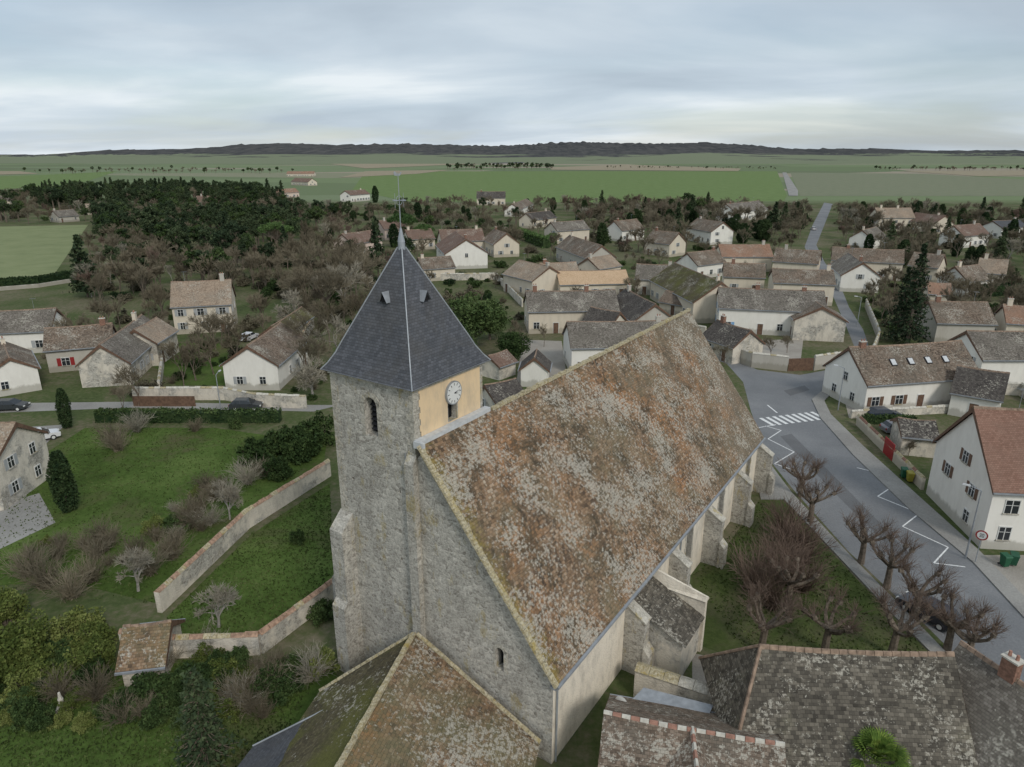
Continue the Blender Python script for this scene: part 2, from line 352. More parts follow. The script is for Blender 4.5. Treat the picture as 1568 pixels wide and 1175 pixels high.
nt.links.new(mix(nt,ramp(nt,f,[(0.30,(0,0,0)),(0.33,(1,1,1))]),(0.20,0.225,0.15),wood),b.inputs['Base Color']); M['hill']=m
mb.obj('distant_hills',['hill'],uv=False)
# ------------------------------------------------------------ tree prototypes
def rdir(d,ang):
    a=d.orthogonal().normalized(); a.rotate(Matrix.Rotation(random.uniform(0,2*math.pi),3,d))
    return (d*math.cos(ang)+a*math.sin(ang)).normalized()
def bare(seed,h=9,depth=5,r=0.16,spread=0.6,trunk=0.28,mats=('bark','twigbrown'),kids=(3,4),up=0.12,tw=0.018,nt_=3):
    random.seed(seed); mb=MB()
    def grow(p,d,l,r,lev):
        d=(d+Vector((random.uniform(-.12,.12),random.uniform(-.12,.12),up))).normalized()
        q=p+d*l; mb.tube(p,q,r,r*0.68,5 if lev<2 else 3,0 if lev<3 else 1)
        if lev>=depth:
            for k in range(nt_):
                d2=rdir(d,random.uniform(.2,.7)); e=p.lerp(q,random.uniform(.3,1)); mb.tube(e,e+d2*l*random.uniform(.5,1),tw,tw*0.4,3,1)
            return
        for k in range(random.randint(*kids)):
            grow(q if k<2 else p.lerp(q,random.uniform(.5,1)),rdir(d,random.uniform(.25,1.0)*spread*1.2),l*random.uniform(.6,.88),max(r*0.6,tw*1.2),lev+1)
    grow(Vector((0,0,-0.1)),Vector((0,0,1)),h*trunk,r,0)
    zm=max(v[2] for v in mb.v); k=h/zm
    mb.v=[(x*k,y*k,z*k) for x,y,z in mb.v]
    return mb.mesh('bare_tree_mesh',mats,False)
def pollard(seed,h=6.0):
    random.seed(seed); mb=MB()
    th=h*0.34; mb.tube((0,0,-.1),(0,0,th*.5),.27,.22,7); mb.tube((0,0,th*.5),(.05,0,th),.22,.2,7)
    for k in range(7):
        an=k*2*math.pi/7+random.uniform(-.3,.3); p=Vector((.03,0,th-random.uniform(0,.3)))
        d=Vector((math.cos(an),math.sin(an),random.uniform(.3,1.2))).normalized(); r=.14
        for sg in range(4):
            q=p+d*random.uniform(.38,.6); mb.tube(p,q,r,r*.87,5); r*=.87; p=q
            d=(d+Vector((random.uniform(-.35,.35),random.uniform(-.35,.35),.2))).normalized()
            if sg>=1:
                for kk in range(24 if sg==3 else 7):
                    d2=(d*.5+Vector((random.gauss(0,.6),random.gauss(0,.6),random.uniform(.0,1)))).normalized()
                    l=random.uniform(.5,1.4); mid=p+d2*l*.5; mb.tube(p,mid,.014,.010,3,1)
                    e=mid+(d2+Vector((0,0,.3))).normalized()*l*.5; mb.tube(mid,e,.010,.006,3,1)
                    for z in range(2): mb.tube(mid,mid+rdir(d2,.5)*l*.4,.007,.005,3,1)
        mb.tube(p-d*.16,p+d*.14,.19,.15,6)
    return mb.mesh('pollard_mesh',('bark','twigred'),False)
def blob(mb,c,rx,rz,n,sz,m):
    for k in range(n):
        v=Vector((random.gauss(0,1),random.gauss(0,1),random.gauss(0,1))).normalized()*(random.random()**0.4)
        mb.tri((c[0]+v.x*rx,c[1]+v.y*rx,c[2]+v.z*rz),sz*random.uniform(.6,1.3),m)
def leafy(seed,h=9,cr=3.5,th=2.5,ncl=45,nl=90,sz=0.22,mats=('bark','leaf','leaf'),cls=1.0):
    random.seed(seed); mb=MB()
    cz=(h+th)/2; rz=(h-th)/2
    mb.tube((0,0,-.1),(0,0,th),.035*h,.025*h,6); mb.tube((0,0,th),(0,0,cz),.025*h,.012*h,5)
    for k in range(ncl):
        v=Vector((random.gauss(0,1),random.gauss(0,1),random.gauss(0,1))).normalized()*random.uniform(.45,1)
        c=(v.x*cr*.85,v.y*cr*.85,cz+v.z*rz*.85)
        if k%3==0: mb.tube((0,0,th*.9+random.random()*rz*.6),c,.012*h,.004*h,3)
        blob(mb,c,cr*.30*cls*random.uniform(.7,1.3),rz*.28*cls*random.uniform(.7,1.2),nl,sz,1+(k%2))
    return mb.mesh('leafy_mesh',mats,False)
def conifer(seed,h=13,r=3,levels=26,mats=('bark','pine'),sz=.3,dens=9,base=.12,sparse=0.0):
    random.seed(seed); mb=MB(); mb.tube((0,0,-.1),(0,0,h*.97),.018*h,.01,6)
    for i in range(levels):
        k=i/levels; z=h*(base+(1-base)*k); rr=r*(1-k)**.8*random.uniform(.75,1.1)+.12
        nb=int(5+7*(1-k))
        for j in range(nb):
            if random.random()<sparse: continue
            an=random.uniform(0,2*math.pi); l=rr*random.uniform(.6,1.1)
            e=(math.cos(an)*l,math.sin(an)*l,z-l*.22+random.uniform(-.1,.2))
            mb.tube((0,0,z),e,.03,.012,3)
            for q in range(dens):
                t=random.uniform(.2,1.05); w=.10*l+.1
                mb.tri((e[0]*t+random.gauss(0,w),e[1]*t+random.gauss(0,w),z+(e[2]-z)*t+random.gauss(0,.12)),sz*random.uniform(.6,1.2),1)
    return mb.mesh('conifer_mesh',mats,False)
def column(seed,h=5,r=.8,n=5000,sz=.12,mats=('bark','cyp')):
    random.seed(seed); mb=MB(); mb.tube((0,0,-.1),(0,0,h*.8),.1,.04,5)
    for k in range(n):
        t=random.random()**.9; an=random.uniform(0,2*math.pi)
        rr=r*(math.sin(math.pi*min(1,t*.85+.12))**.55)*random.uniform(.65,1.05)*(1+.16*math.sin(an*3+t*5)+.1*math.sin(an*7-t*11))
        mb.tri((math.cos(an)*rr,math.sin(an)*rr,.1+t*h),sz*random.uniform(.6,1.3),1)
    return mb.mesh('column_mesh',mats,False)
def umbrella(seed):
    random.seed(seed); mb=MB(); h=11
    mb.tube((0,0,-.1),(.2,0,5),.3,.22,6)
    for k in range(42):
        an=random.uniform(0,2*math.pi); l=5*math.sqrt(random.random()); z=h-1.2-(l/5)**2*1.8+random.uniform(-.5,.5)
        c=(math.cos(an)*l,math.sin(an)*l,z)
        if k%2==0: mb.tube((.2,0,5),(c[0],c[1],c[2]-.5),.1,.03,3)
        blob(mb,c,1.1,.7,90,.26,1)
    return mb.mesh('umbrella_mesh',('bark','umb'),False)
def bushm(seed,h=2,r=1.4,n=3500,sz=.11,mats=('bark','leaf'),ncl=22):
    random.seed(seed); mb=MB(); cl=[]
    for k in range(ncl):
        v=Vector((random.gauss(0,1),random.gauss(0,1),abs(random.gauss(0,1)))).normalized()*random.uniform(.3,.9)
        cl.append((v.x*r,v.y*r,h*.12+v.z*h*.8)); mb.tube((0,0,0),cl[-1],.03,.01,3)
    for c in cl: blob(mb,c,r*.34*(22/ncl)**.4*random.uniform(.7,1.2),h*.2*random.uniform(.7,1.2),n//ncl,sz,1)
    return mb.mesh('bush_mesh',mats,False)
def twigbush(seed,h=2.2,mats=('bark','twigbrown'),n=70,sp=.55):
    random.seed(seed); mb=MB()
    for k in range(n):
        d=Vector((random.gauss(0,sp),random.gauss(0,sp),1)).normalized(); p=Vector((random.gauss(0,.15),random.gauss(0,.15),0)); l=h*random.uniform(.3,.45); r=.02
        for s_ in range(2):
            q=p+d*l; mb.tube(p,q,r,r*.7,3,1)
            for z in range(4):
                e=p.lerp(q,random.random()); mb.tube(e,e+rdir(d,random.uniform(.3,.8))*l*random.uniform(.4,.9),.011,.005,3,1)
            p=q; d=rdir(d,.35); r*=.7
    return mb.mesh('twigbush_mesh',mats,False)
T={}
T['bare']=[bare(s_,9,5,.15,.6) for s_ in (1,2,3)]
T['bfar']=[bare(s_,10,4,.17,.6,tw=.04,kids=(3,4),nt_=5) for s_ in (51,52,53,54)]
T['bfarred']=[bare(s_,10,4,.15,.5,mats=('bark','twigred'),tw=.04,kids=(3,4),nt_=5) for s_ in (55,56)]
T['bfarpale']=[bare(s_,10,4,.15,.6,mats=('barkgrey','twigpale'),tw=.03,kids=(3,4),nt_=3) for s_ in (57,)]
T['barepale']=[bare(s_,6,5,.11,.75,trunk=.16,mats=('barkgrey','twigpale'),tw=.013) for s_ in (6,7)]
T['poll']=[pollard(s_) for s_ in (8,9,10)]
T['pine']=[conifer(11,14,3.6,20,sz=.5,dens=8,base=.25),conifer(12,13,3.2,18,sz=.5,dens=8,base=.15)]
T['fir']=[conifer(13,18,3.6,34,sz=.34,dens=13,base=.08,sparse=.25)]
T['spruce']=[conifer(14,5,1.1,26,sz=.13,dens=16,base=.03)]
T['scots']=[leafy(15,13,3.8,5,26,70,.38,('bark','pine','pine'),cls=.9),leafy(16,12,4.4,4,30,70,.38,('bark','pine','leaf'),cls=.9)]
T['leafy']=[leafy(17,8,3.4,1.4,70,110,.18),leafy(18,7,3.6,1.0,70,110,.18)]
T['cyp']=[column(19),column(20,5,.85)]
T['thuja']=[column(21,9,2.0,2200,.38),column(22,8,2.4,2200,.38)]
T['umb']=[umbrella(23)]
T['bush']=[bushm(24,ncl=40,n=4400),bushm(25,1.8,1.5,ncl=40,n=4400)]
T['bbush']=[bushm(26,2.0,1.3,4400,.085,('bark','bright_leaf'),40),bushm(27,1.6,1.4,4400,.085,('bark','bright_leaf'),40)]
T['twig']=[twigbush(28),twigbush(29)]
T['twigred']=[twigbush(30,mats=('bark','twigred')),twigbush(31,mats=('bark','twigred'))]
T['twigpale']=[twigbush(32,mats=('bark','twigpale'),sp=.7)]
T['thick']=[bushm(33,4,3,900,.36,('bark','thicket')),bushm(34,3.4,3.4,900,.36,('bark','thicket'))]
T['gthick']=[bushm(35,4,3,1000,.34,('bark','leaf')),bushm(36,3.4,3.0,1000,.34,('bark','cyp'))]
TH={'bare':9,'bfar':10,'bfarred':10,'bfarpale':10,'barepale':6,'poll':6,'pine':13.5,'fir':18,'spruce':5,'scots':12.5,'leafy':7.5,'cyp':5,'thuja':8.5,'umb':11,'bush':2,'bbush':1.9,'twig':2.2,'twigred':2.2,'twigpale':2.2,'thick':3.7,'gthick':3.7}
random.seed(99)
def plant(name,kind,px,py,h,w=None):
    x,y=P(px,py)
    me=random.choice(T[kind]); k=h/TH[kind]; w=w or 1
    o=bpy.data.objects.new(name,me); o.location=(x,y,0); o.scale=(k*w,k*w,k); o.rotation_euler=(0,0,random.uniform(0,6.28))
    sc.collection.objects.link(o); return o
occ=[]; roads_=[]
def inpoly(x,y,poly):
    c=False; n=len(poly)
    for i in range(n):
        x1,y1=poly[i];x2,y2=poly[i-1]
        if (y1>y)!=(y2>y) and x<(x2-x1)*(y-y1)/(y2-y1)+x1: c=not c
    return c
def segd(x,y,a,b):
    dx,dy=b[0]-a[0],b[1]-a[1]; t=max(0,min(1,((x-a[0])*dx+(y-a[1])*dy)/(dx*dx+dy*dy+1e-9)))
    return math.hypot(x-a[0]-dx*t,y-a[1]-dy*t)
def forest(name,poly,n,kinds,hs=(0.8,1.2),gap=2.5,clear=.9):
    w=[P(*p) for p in poly]; x0=min(p[0] for p in w);x1=max(p[0] for p in w);y0=min(p[1] for p in w);y1=max(p[1] for p in w)
    col=bpy.data.collections.new(name); pts=[]; tries=0
    while len(pts)<n and tries<n*40:
        tries+=1; x=random.uniform(x0,x1);y=random.uniform(y0,y1)
        if not inpoly(x,y,w): continue
        if any(abs(x-a)<gap and abs(y-b_)<gap for a,b_ in pts): continue
        bad=False
        for (cx,cy,an,hl,hw) in occ:
            dx,dy=x-cx,y-cy
            if abs(dx)>45 or abs(dy)>45: continue
            lx=dx*math.cos(an)+dy*math.sin(an); ly=-dx*math.sin(an)+dy*math.cos(an)
            if abs(lx)<hl+2.0 and abs(ly)<hw+2.0: bad=True;break
            # open gardens on the street side of each house
            if abs(x-cx)<hl*1.0 and 0<cy-y<hw+14 :
                if random.random()<clear: bad=True;break
        if bad or any(segd(x,y,a,b_)<5 for a,b_ in roads_): continue
        pts.append((x,y)); kd=random.choices([k[0] for k in kinds],[k[1] for k in kinds])[0]
        o=bpy.data.objects.new('tree',random.choice(T[kd])); s_=random.uniform(*hs); o.location=(x,y,0); o.scale=(s_*random.uniform(.85,1.15),)*2+(s_,)
        o.rotation_euler=(0,0,random.uniform(0,6.28)); col.objects.link(o)
    e=empty(name); e.instance_type='COLLECTION'; e.instance_collection=col
# ------------------------------------------------------------ houses
def house(name,p1,p2,zr,W,ze,roof,wall,win=1.0,chim=1,sh='shgrey',sky=0,world=False,gw=True,door=True,ridge='ridge',hipa=0):
    a=p1 if world else P(p1[0],p1[1],zr); b=p2 if world else P(p2[0],p2[1],zr)
    L=math.hypot(b[0]-a[0],b[1]-a[1]); an=math.atan2(b[1]-a[1],b[0]-a[0]); cx,cy=(a[0]+b[0])/2,(a[1]+b[1])/2
    occ.append((cx,cy,an,L/2,W/2))
    rs=random.Random(int(abs(cx*13+cy*7)))
    e=empty(name,cx,cy,0,an); hl=L/2-.2; hw=W/2
    mb=MB(); mb.prism([(-hw,-.3),(hw,-.3),(hw,ze-.12),(0,zr-.34),(-hw,ze-.12)],lambda y,z,d:(d,y,z),-hl,hl)
    if hipa: mb.hexa([(-hl-hipa+.3,-hw,-.3),(-hl+.01,-hw+.003,-.3),(-hl+.01,hw-.003,-.3),(-hl-hipa+.3,hw,-.3)],[(-hl-hipa+.3,-hw,ze-.25),(-hl+.01,-hw+.003,ze-.25),(-hl+.01,hw-.003,ze-.25),(-hl-hipa+.3,hw,ze-.25)])
    mb.obj('walls',[wall],e,False)
    k=(zr-ze)/hw; oh=.35; t=.14; og=L/2+.05
    mb=MB(); nseg=max(2,int(L/1.6)); sag=0.10+rs.random()*.08
    xs=[-og+2*og*i/nseg for i in range(nseg+1)]
    def sg(x,f): return -sag*(1-(x/og)**2)*f+rs.uniform(-.03,.03)
    for sd in (-1,1):
        rows=[(0,zr+t),(hw*.5,zr+t-k*hw*.5-.05),(hw+oh,ze-k*oh+t)]
        g=[[(x,sd*y,z+(sg(x,1-.5*j)if 0<i<nseg else 0)) for i,x in enumerate(xs)] for j,(y,z) in enumerate(rows)]
        base=len(mb.v)
        for r_ in g: mb.v.extend(r_)
        n1=len(xs)
        for j in range(2):
            for i in range(n1-1):
                q=(base+j*n1+i,base+j*n1+i+1,base+(j+1)*n1+i+1,base+(j+1)*n1+i)
                mb.f.append(q if sd>0 else q[::-1]); mb.m.append(0)
        if hipa: mb.face([(-og,0,zr+t),(-og-hipa,sd*(hw+oh),ze-k*oh+t),(-og,sd*(hw+oh),ze-k*oh+t)][::(1 if sd>0 else -1)],0)
        for xx in (-og,og):
            mb.face([(xx,0,zr+t),(xx,sd*(hw+oh),ze-k*oh+t),(xx,sd*(hw+oh),ze-k*oh-.12),(xx,0,zr-.4)],1)
        mb.face([(-og,sd*(hw+oh),ze-k*oh-.1),(og,sd*(hw+oh),ze-k*oh-.1),(og,sd*hw,ze-.13),(-og,sd*hw,ze-.13)],1)
        y=sd*(hw+oh+.05); mb.box(-og-hipa,og,y-.06,y+.06,ze-k*oh-.02,ze-k*oh+t-.02,3)
    if hipa:
        mb.face([(-og,0,zr+t),(-og-hipa,hw+oh,ze-k*oh+t),(-og-hipa,-hw-oh,ze-k*oh+t)],0)
        for sd in (-1,1): mb.tube((-og,0,zr+t),(-og-hipa,sd*(hw+oh),ze-k*oh+t),.10,.10,6,2)
    nr=int(L/.45)
    for i in range(nr):
        x=-og+2*og*i/nr; x2=x+2*og/nr-.03; z=zr+t-sag*(1-((x+x2)/2/og)**2)
        mb.hexa([(x,-.14,z-.14),(x2,-.14,z-.14),(x2,.14,z-.14),(x,.14,z-.14)],[(x,-.05,z+.07),(x2,-.05,z+.07),(x2,.05,z+.07),(x,.05,z+.07)],2 if i%2 or ridge=='ridge' else 4)
    mb.obj('roof',[roof,'wood',ridge,'lead','mortar'],e)
    if chim:
        mb=MB()
        for c in range(chim):
            x=rs.choice([-1,1])*hl*rs.uniform(.55,.9)*(1 if c==0 else -.4); z=zr+rs.uniform(.7,1.2)
            mb.box(x-.4,x+.4,-.28,.28,zr-.8,z,0); mb.box(x-.46,x+.46,-.34,.34,z,z+.1,1)
            for q in (-.2,.2): mb.tube((x+q,0,z+.1),(x+q,0,z+.4),.1,.08,6,2)
        if rs.random()<.45:
            x=-x*.8; mb.tube((x,.1,zr-.3),(x,.1,zr+2.0),.025,.02,5,3)
            for q in (-.3,-.1,.1,.3,.5): mb.tube((x+q,-.35,zr+1.9),(x+q,.5,zr+1.9),.012,.012,3,3)
            mb.tube((x-.4,.1,zr+1.9),(x+.6,.1,zr+1.9),.015,.015,3,3)
        mb.obj('chimney',[rs.choice(['brick','cream','greyp']),'mortar','ridgered','lead'],e,False)
    if win>0:
        wb=MB()
        def win_(fn,u,z0,w,h,door_=False):
            def bx(u0,u1,z0_,z1_,d0,d1,m_):
                pts=[fn(u0,z0_,d0),fn(u1,z0_,d0),fn(u1,z1_,d0),fn(u0,z1_,d0)],[fn(u0,z0_,d1),fn(u1,z0_,d1),fn(u1,z1_,d1),fn(u0,z1_,d1)]
                wb.hexa(pts[0],pts[1],m_)
            bx(u-w/2,u+w/2,z0,z0+h,-.05,.015,4 if door_ else 0)
            for q in ((u-w/2-.07,u-w/2),(u+w/2,u+w/2+.07)): bx(q[0],q[1],z0,z0+h,-.05,.06,1)
            bx(u-w/2-.07,u+w/2+.07,z0+h,z0+h+.09,-.05,.07,1)
            if not door_:
                bx(u-w/2-.12,u+w/2+.12,z0-.1,z0,-.05,.12,3); bx(u-.03,u+.03,z0,z0+h,.016,.045,1); bx(u-w/2,u-.031,z0+h*.6,z0+h*.6+.04,.016,.04,1); bx(u+.031,u+w/2,z0+h*.6,z0+h*.6+.04,.016,.04,1)
                if sh and rs.random()<.6:
                    for q in ((u-w/2-.08-w*.52,u-w/2-.08),(u+w/2+.08,u+w/2+.08+w*.52)): bx(q[0],q[1],z0-.02,z0+h+.02,.004,.055,2)
        st=[1.0] if ze<4.6 else [1.0,3.6]
        for sd in (-1,1):
            fn=lambda u,z,d,sd=sd:(u,sd*(hw+d),z)
            n=max(1,int((L-1.5)/2.9)); dn=rs.randrange(n)
            for si,z0 in enumerate(st):
                for i in range(n):
                    u=-hl+(i+.5)*2*hl/n+rs.uniform(-.35,.35)
                    if si==0 and i==dn and door: win_(fn,u,0.02,1.0,2.1,True); continue
                    if rs.random()>win*.8: continue
                    h=1.25 if z0+1.3<ze else .8
                    if z0+h<ze-.25: win_(fn,u,z0,rs.choice([.8,.95,1.1]),h)
            fn=lambda u,z,d,sd=sd:(sd*(hl+d),u,z)
            if gw and not (hipa and sd<0):
                for z0 in st+([st[-1]+2.4] if zr-ze>3 else []):
                    room=hw if z0<ze-1 else hw*(zr-z0-1.4)/(zr-ze)
                    for u in ([-hw*.42,hw*.42] if z0<ze-1.2 else [0.0]):
                        if abs(u)+.7<room and rs.random()<.65*win: win_(fn,u+rs.uniform(-.2,.2),z0,.85,1.1)
        if wb.v: wb.obj('windows_and_door',['glass','frame',sh or 'frame','dressed','wood'],e,False)
    if sky:
        mb=MB()
        for i in range(sky):
            x=-hl*.4+i*hl*1.25/sky; yy=-hw*.5; z=zr+t-k*hw*.5
            nrm=Vector((0,-k,1)).normalized(); tt=Vector((0,1,k)).normalized()
            for (a1,b1,h0,h1,mi) in ((.42,.55,-.1,.08,0),(.34,.46,.08,.095,1)):
                c=Vector((x,yy,z))
                q=[c+Vector((sx*a1,0,0))+tt*(sy*b1) for sx,sy in ((-1,-1),(1,-1),(1,1),(-1,1))]
                mb.hexa([v+nrm*h0 for v in q],[v+nrm*h1 for v in q],mi)
        mb.obj('skylights',['iron','zinc'],e,False)
    return e
HS=[
('cream_house',(262,432),(354,428),9.5,8.5,5.6,'tan','cream',{}),
('white_barn',(378,530),(430,494),6.8,8,4.0,'brown','white',dict(chim=0)),
('stone_cottage',(152,528),(217,482),6.5,7,3.6,'grey','stone2',{}),
('stone_cottage',(205,505),(240,486),6.2,6,4.0,'tan','stone2',dict(chim=0)),
('stone_house',(68,503),(172,495),6.5,7,3.8,'brown','greyp',dict(sh='shred')),
('white_house',(-60,478),(86,472),7,8,4,'grey','white',{}),
('white_cottage',(14,548),(4,522),5.5,6,3.5,'brown','white',{}),
('stone_house',(-150,650),(24,648),7.6,8,5,'tan','stone2',{}),
('white_gabled_house',(714,366),(697,354),9,13,4.8,'red','white',dict(sh=None,win=.35)),
('cream_house',(776,357),(757,350),8,9,4.5,'brown','cream',{}),
('pink_house',(523,358),(570,352),8,9,5,'red','pink',{}),
('white_house',(528,292),(558,290),8,10,5,'red','white',{}),
('pink_house',(410,290),(452,288),7,9,4,'orange','pink',{}),
('red_roofed_house',(440,262),(482,262),8,12,4,'orange','cream',dict(chim=0)),
('red_roofed_house',(452,272),(478,273),8,12,4,'red','cream',dict(chim=0)),
('dark_roofed_house',(730,293),(774,293),9,10,5,'dark','cream',{}),
('white_cottage',(784,312),(806,304),7,9,4,'brown','white',{}),
('brown_roofed_house',(805,326),(842,322),7,8,4,'dark','cream',{}),
('grey_roofed_house',(843,340),(893,337),8,9,5,'grey','cream',{}),
('brown_roofed_house',(872,360),(922,376),8,9,4.5,'brown','greyp',{}),
('brown_roofed_house',(672,352),(738,350),8,9,4.5,'red','cream',{}),
('tan_roofed_house',(795,398),(842,408),7.5,10,4.5,'tan','cream',{}),
('clay_roofed_house',(852,415),(958,413),6,9,3.5,'bright','cream',dict(chim=0)),
('clay_roofed_house',(826,403),(882,401),6.5,7,4,'tan','white',{}),
('long_stone_house',(805,446),(942,444),7.5,9,4.5,'grey','cream',dict(chim=2)),
('dark_roofed_house',(958,442),(1004,466),7,8,4,'dark','greyp',{}),
('white_long_house',(868,493),(1042,490),7.5,9,4.5,'grey','white',dict(chim=1,sh='wood')),
('garden_pavilion',(818,548),(822,535),4.6,4,2.8,'dark','white',dict(chim=0,win=.4)),
('mossy_roofed_house',(1032,402),(1105,432),8.5,11,4.5,'moss','cream',{}),
('grey_roofed_house',(975,404),(1030,406),7,8,4,'grey','stone2',{}),
('blue_shuttered_house',(1100,440),(1262,446),8,10,5,'grey','white',dict(sh='shblue',chim=2)),
('orange_roofed_house',(1100,374),(1178,374),7.5,9,4.5,'orange','cream',{}),
('grey_roofed_house',(1188,380),(1258,384),7.5,9,4.5,'brown','cream',{}),
('brown_roofed_house',(1052,387),(1096,382),7,8,4,'brown','white',{}),
('tan_roofed_house',(1108,402),(1172,404),7,7,4.2,'brown','cream',{}),
('brown_roofed_house',(1182,411),(1276,414),7.5,9,5,'brown','cream',{}),
('stone_barn',(1260,470),(1244,456),6.5,9,4,'brown','stone2',dict(chim=0,win=.3)),
('dark_roofed_cottage',(1098,490),(1150,506),5.5,6.5,3,'dark','stone2',{}),
('brown_roofed_house',(1275,378),(1385,383),8,8,5,'brown','cream',{}),
('white_gabled_house',(1322,402),(1300,387),7.5,9,4.2,'grey','white',{}),
('brown_roofed_house',(1400,386),(1447,390),7.5,8,4.5,'brown','cream',{}),
('cream_house',(1340,318),(1395,318),10,10,6,'tan','cream',dict(chim=2)),
('orange_roofed_house',(1402,325),(1448,330),8,10,4.5,'red','cream',{}),
('white_house',(1068,334),(1108,340),8.5,10,5,'brown','white',{}),
('white_house',(1112,312),(1162,307),9,11,5,'grey','white',{}),
('white_house',(1320,352),(1342,347),7,8,4,'grey','white',{}),
('orange_roofed_house',(1420,432),(1456,434),5,7,3,'orange','cream',dict(chim=0)),
('brown_roofed_house',(1422,461),(1512,463),7,9,4,'brown','greyp',dict(win=.5)),
('orange_roofed_house',(1536,466),(1600,470),7,8,4.5,'orange','cream',{}),
('white_farmhouse',(1300,532),(1472,522),8,9,4.2,'brown','white',dict(sky=4,sh='wood')),
('white_house',(1480,507),(1620,507),8,9,5,'grey','white',dict(chim=2)),
('dark_roofed_annex',(1466,560),(1546,572),6,6.5,3.3,'dark','white',dict(chim=0)),
('grey_roofed_cottage',(1375,640),(1432,645),3.6,5,2.4,'dark','stone2',dict(chim=0,win=0)),
('grey_cottage',(80,322),(112,320),6,9,3,'grey','greyp',{}),
('grey_cottage',(212,310),(246,312),6,9,3,'grey','cream',{}),
('grey_cottage',(130,312),(160,311),6,9,3,'tan','cream',{}),
('grey_cottage',(-10,300),(20,299),6,9,3,'grey','cream',{}),
('white_house',(1460,345),(1500,342),8,9,4.5,'red','white',{}),
('grey_cottage',(1520,338),(1560,336),7,9,4.5,'slate','white',{}),
('blue_roofed_barn',(752,249),(800,248),8,20,5,'slate','greyp',dict(win=0,chim=0)),
('cream_house',(1088,240),(1120,240),9,20,6,'grey','white',dict(win=.3,chim=0)),
('grey_roofed_house',(640,395),(690,392),6,8,3.5,'brown','cream',{}),
('small_outbuilding',(748,545),(776,536),3.6,4,2.3,'red','stone2',dict(chim=0,win=0)),
('small_outbuilding',(742,590),(790,580),4.2,5,2.6,'dark','stone2',dict(chim=0,win=.3)),
('brown_roofed_house',(415,500),(462,470),4.2,4.5,2.6,'moss','stone2',dict(chim=0,win=0)),
('red_roofed_house',(620,352),(660,350),7,8,4,'red','cream',{}),
('dark_roofed_outbuilding',(905,470),(950,478),5.5,6,3,'dark','stone2',dict(chim=0)),
('small_outbuilding',(1175,462),(1210,476),4.2,5,2.6,'brown','white',dict(chim=0)),
('small_outbuilding',(1020,445),(1062,452),4.5,5,2.6,'brown','cream',dict(chim=0)),
('brown_roofed_house',(900,395),(935,390),6.5,8,4,'tan','cream',{}),
('brown_roofed_house',(1000,352),(1040,356),8,9,4.5,'brown','cream',{}),
('white_house',(940,338),(975,335),8,9,4.5,'brown','white',{}),
('pink_house',(580,338),(615,336),7.5,9,4.5,'red','pink',{}),
('cream_house',(1500,395),(1545,398),7.5,9,4.5,'tan','cream',{}),
('brown_roofed_house',(1462,408),(1498,405),7,8,4,'brown','white',{}),
('white_house',(300,300),(335,299),8,10,4.5,'red','white',{}),
]
for h in HS: house(h[0],h[1],h[2],*h[3:8],**h[8])
house('white_corner_house',(41.8,58.2),(56.8,56.5),11.3,10.5,5.9,'terra','white',world=True,sh='wood',sky=1,chim=1)
house('stone_presbytery',(13.9,31.6),(24.2,31.0),7.0,7.4,3.0,'bigtan','stone2',world=True,chim=0,win=.7,hipa=2.2)
house('stone_presbytery_wing',(25.6,32.4),(30.2,21.5),6.6,6.0,3.2,'grey','stone2',world=True,chim=1,win=.6)
house('tiled_outbuilding',(4.9,28.9),(13.6,26.8),5.0,8.0,2.4,'brown','stone2',world=True,chim=0,win=.6,ridge='ridgered')
house('tiled_outbuilding_wing',(9.3,27.9),(8.2,20.5),4.92,7.0,2.4,'brown','stone2',world=True,chim=0,win=0,ridge='ridgered')
# ------------------------------------------------------------ church
ch=empty('church',-5.0,35.2,0,math.radians(56))
TX0,TX1,TY0,TY1=-.12,6.3,.45,6.95
mb=MB(); mb.box(TX0,TX1,TY0,TY1,-.3,20.95,0); tw=mb.obj('tower_walls',['stone'],None,False)
def recalc(o):
    bm=bmesh.new(); bm.from_mesh(o.data); bmesh.ops.recalc_face_normals(bm,faces=bm.faces); bm.to_mesh(o.data); bm.free()
def cutter(poly,fn,d0,d1):
    mb=MB(); mb.prism(poly,fn,d0,d1); o=mb.obj('cutter',['stone'],None,False); recalc(o); return o
fW=lambda a,b_,d:(d,a,b_)
fS=lambda a,b_,d:(a,d,b_)
cs=[cutter(arch(3.75,17.4,1.0,2.4),fW,-1,.55),cutter(arch(3.3,18.0,.85,1.6),fS,-1,TY0+.5)]
for (yy,zz_) in ((1.7,14.2),(5.6,14.0),(1.9,9.6),(5.0,9.5),(3.6,6.0)): cs.append(cutter([(yy,zz_),(yy+.16,zz_),(yy+.16,zz_+.18),(yy,zz_+.18)],fW,-1,.35))
cut(tw,cs); tw.parent=ch
mb=MB(); mb.prism([(-8.75,-.3),(8.75,-.3),(8.75,5.8),(0,17.25),(-8.75,5.8)],lambda y,z,d:(d,y,z),0,41.5,0)
nv=mb.obj('nave_walls',['stone'],None,False); recalc(nv)
cs=[cutter(arch(-5.2,4.9,.55,1.5),fW,-1,.6)]
for x in (13.5,21.2,29.2,37.4): cs.append(cutter(arch(x,2.0,1.3,3.4),fS,-10,-8.75+.45))
cut(nv,cs)
nv.data.materials.append(M['naveside'])
for p_ in nv.data.polygons:
    if p_.normal.y<-.9 and p_.center.y<-8.7: p_.material_index=1
nv.parent=ch
mb=MB(); mb.prism([(41.5,-8.75),(45.3,-6.5),(46.8,0),(45.3,6.5),(41.5,8.75)],lambda x,y,d:(x,y,d),-.3,5.8,0); mb.obj('east_end_walls',['naveside'],ch,False)
mb=MB()
for x in (13.5,21.2,29.2,37.4): mb.prism(arch(x,2.03,1.24,3.34),fS,-8.4,-8.33,0)
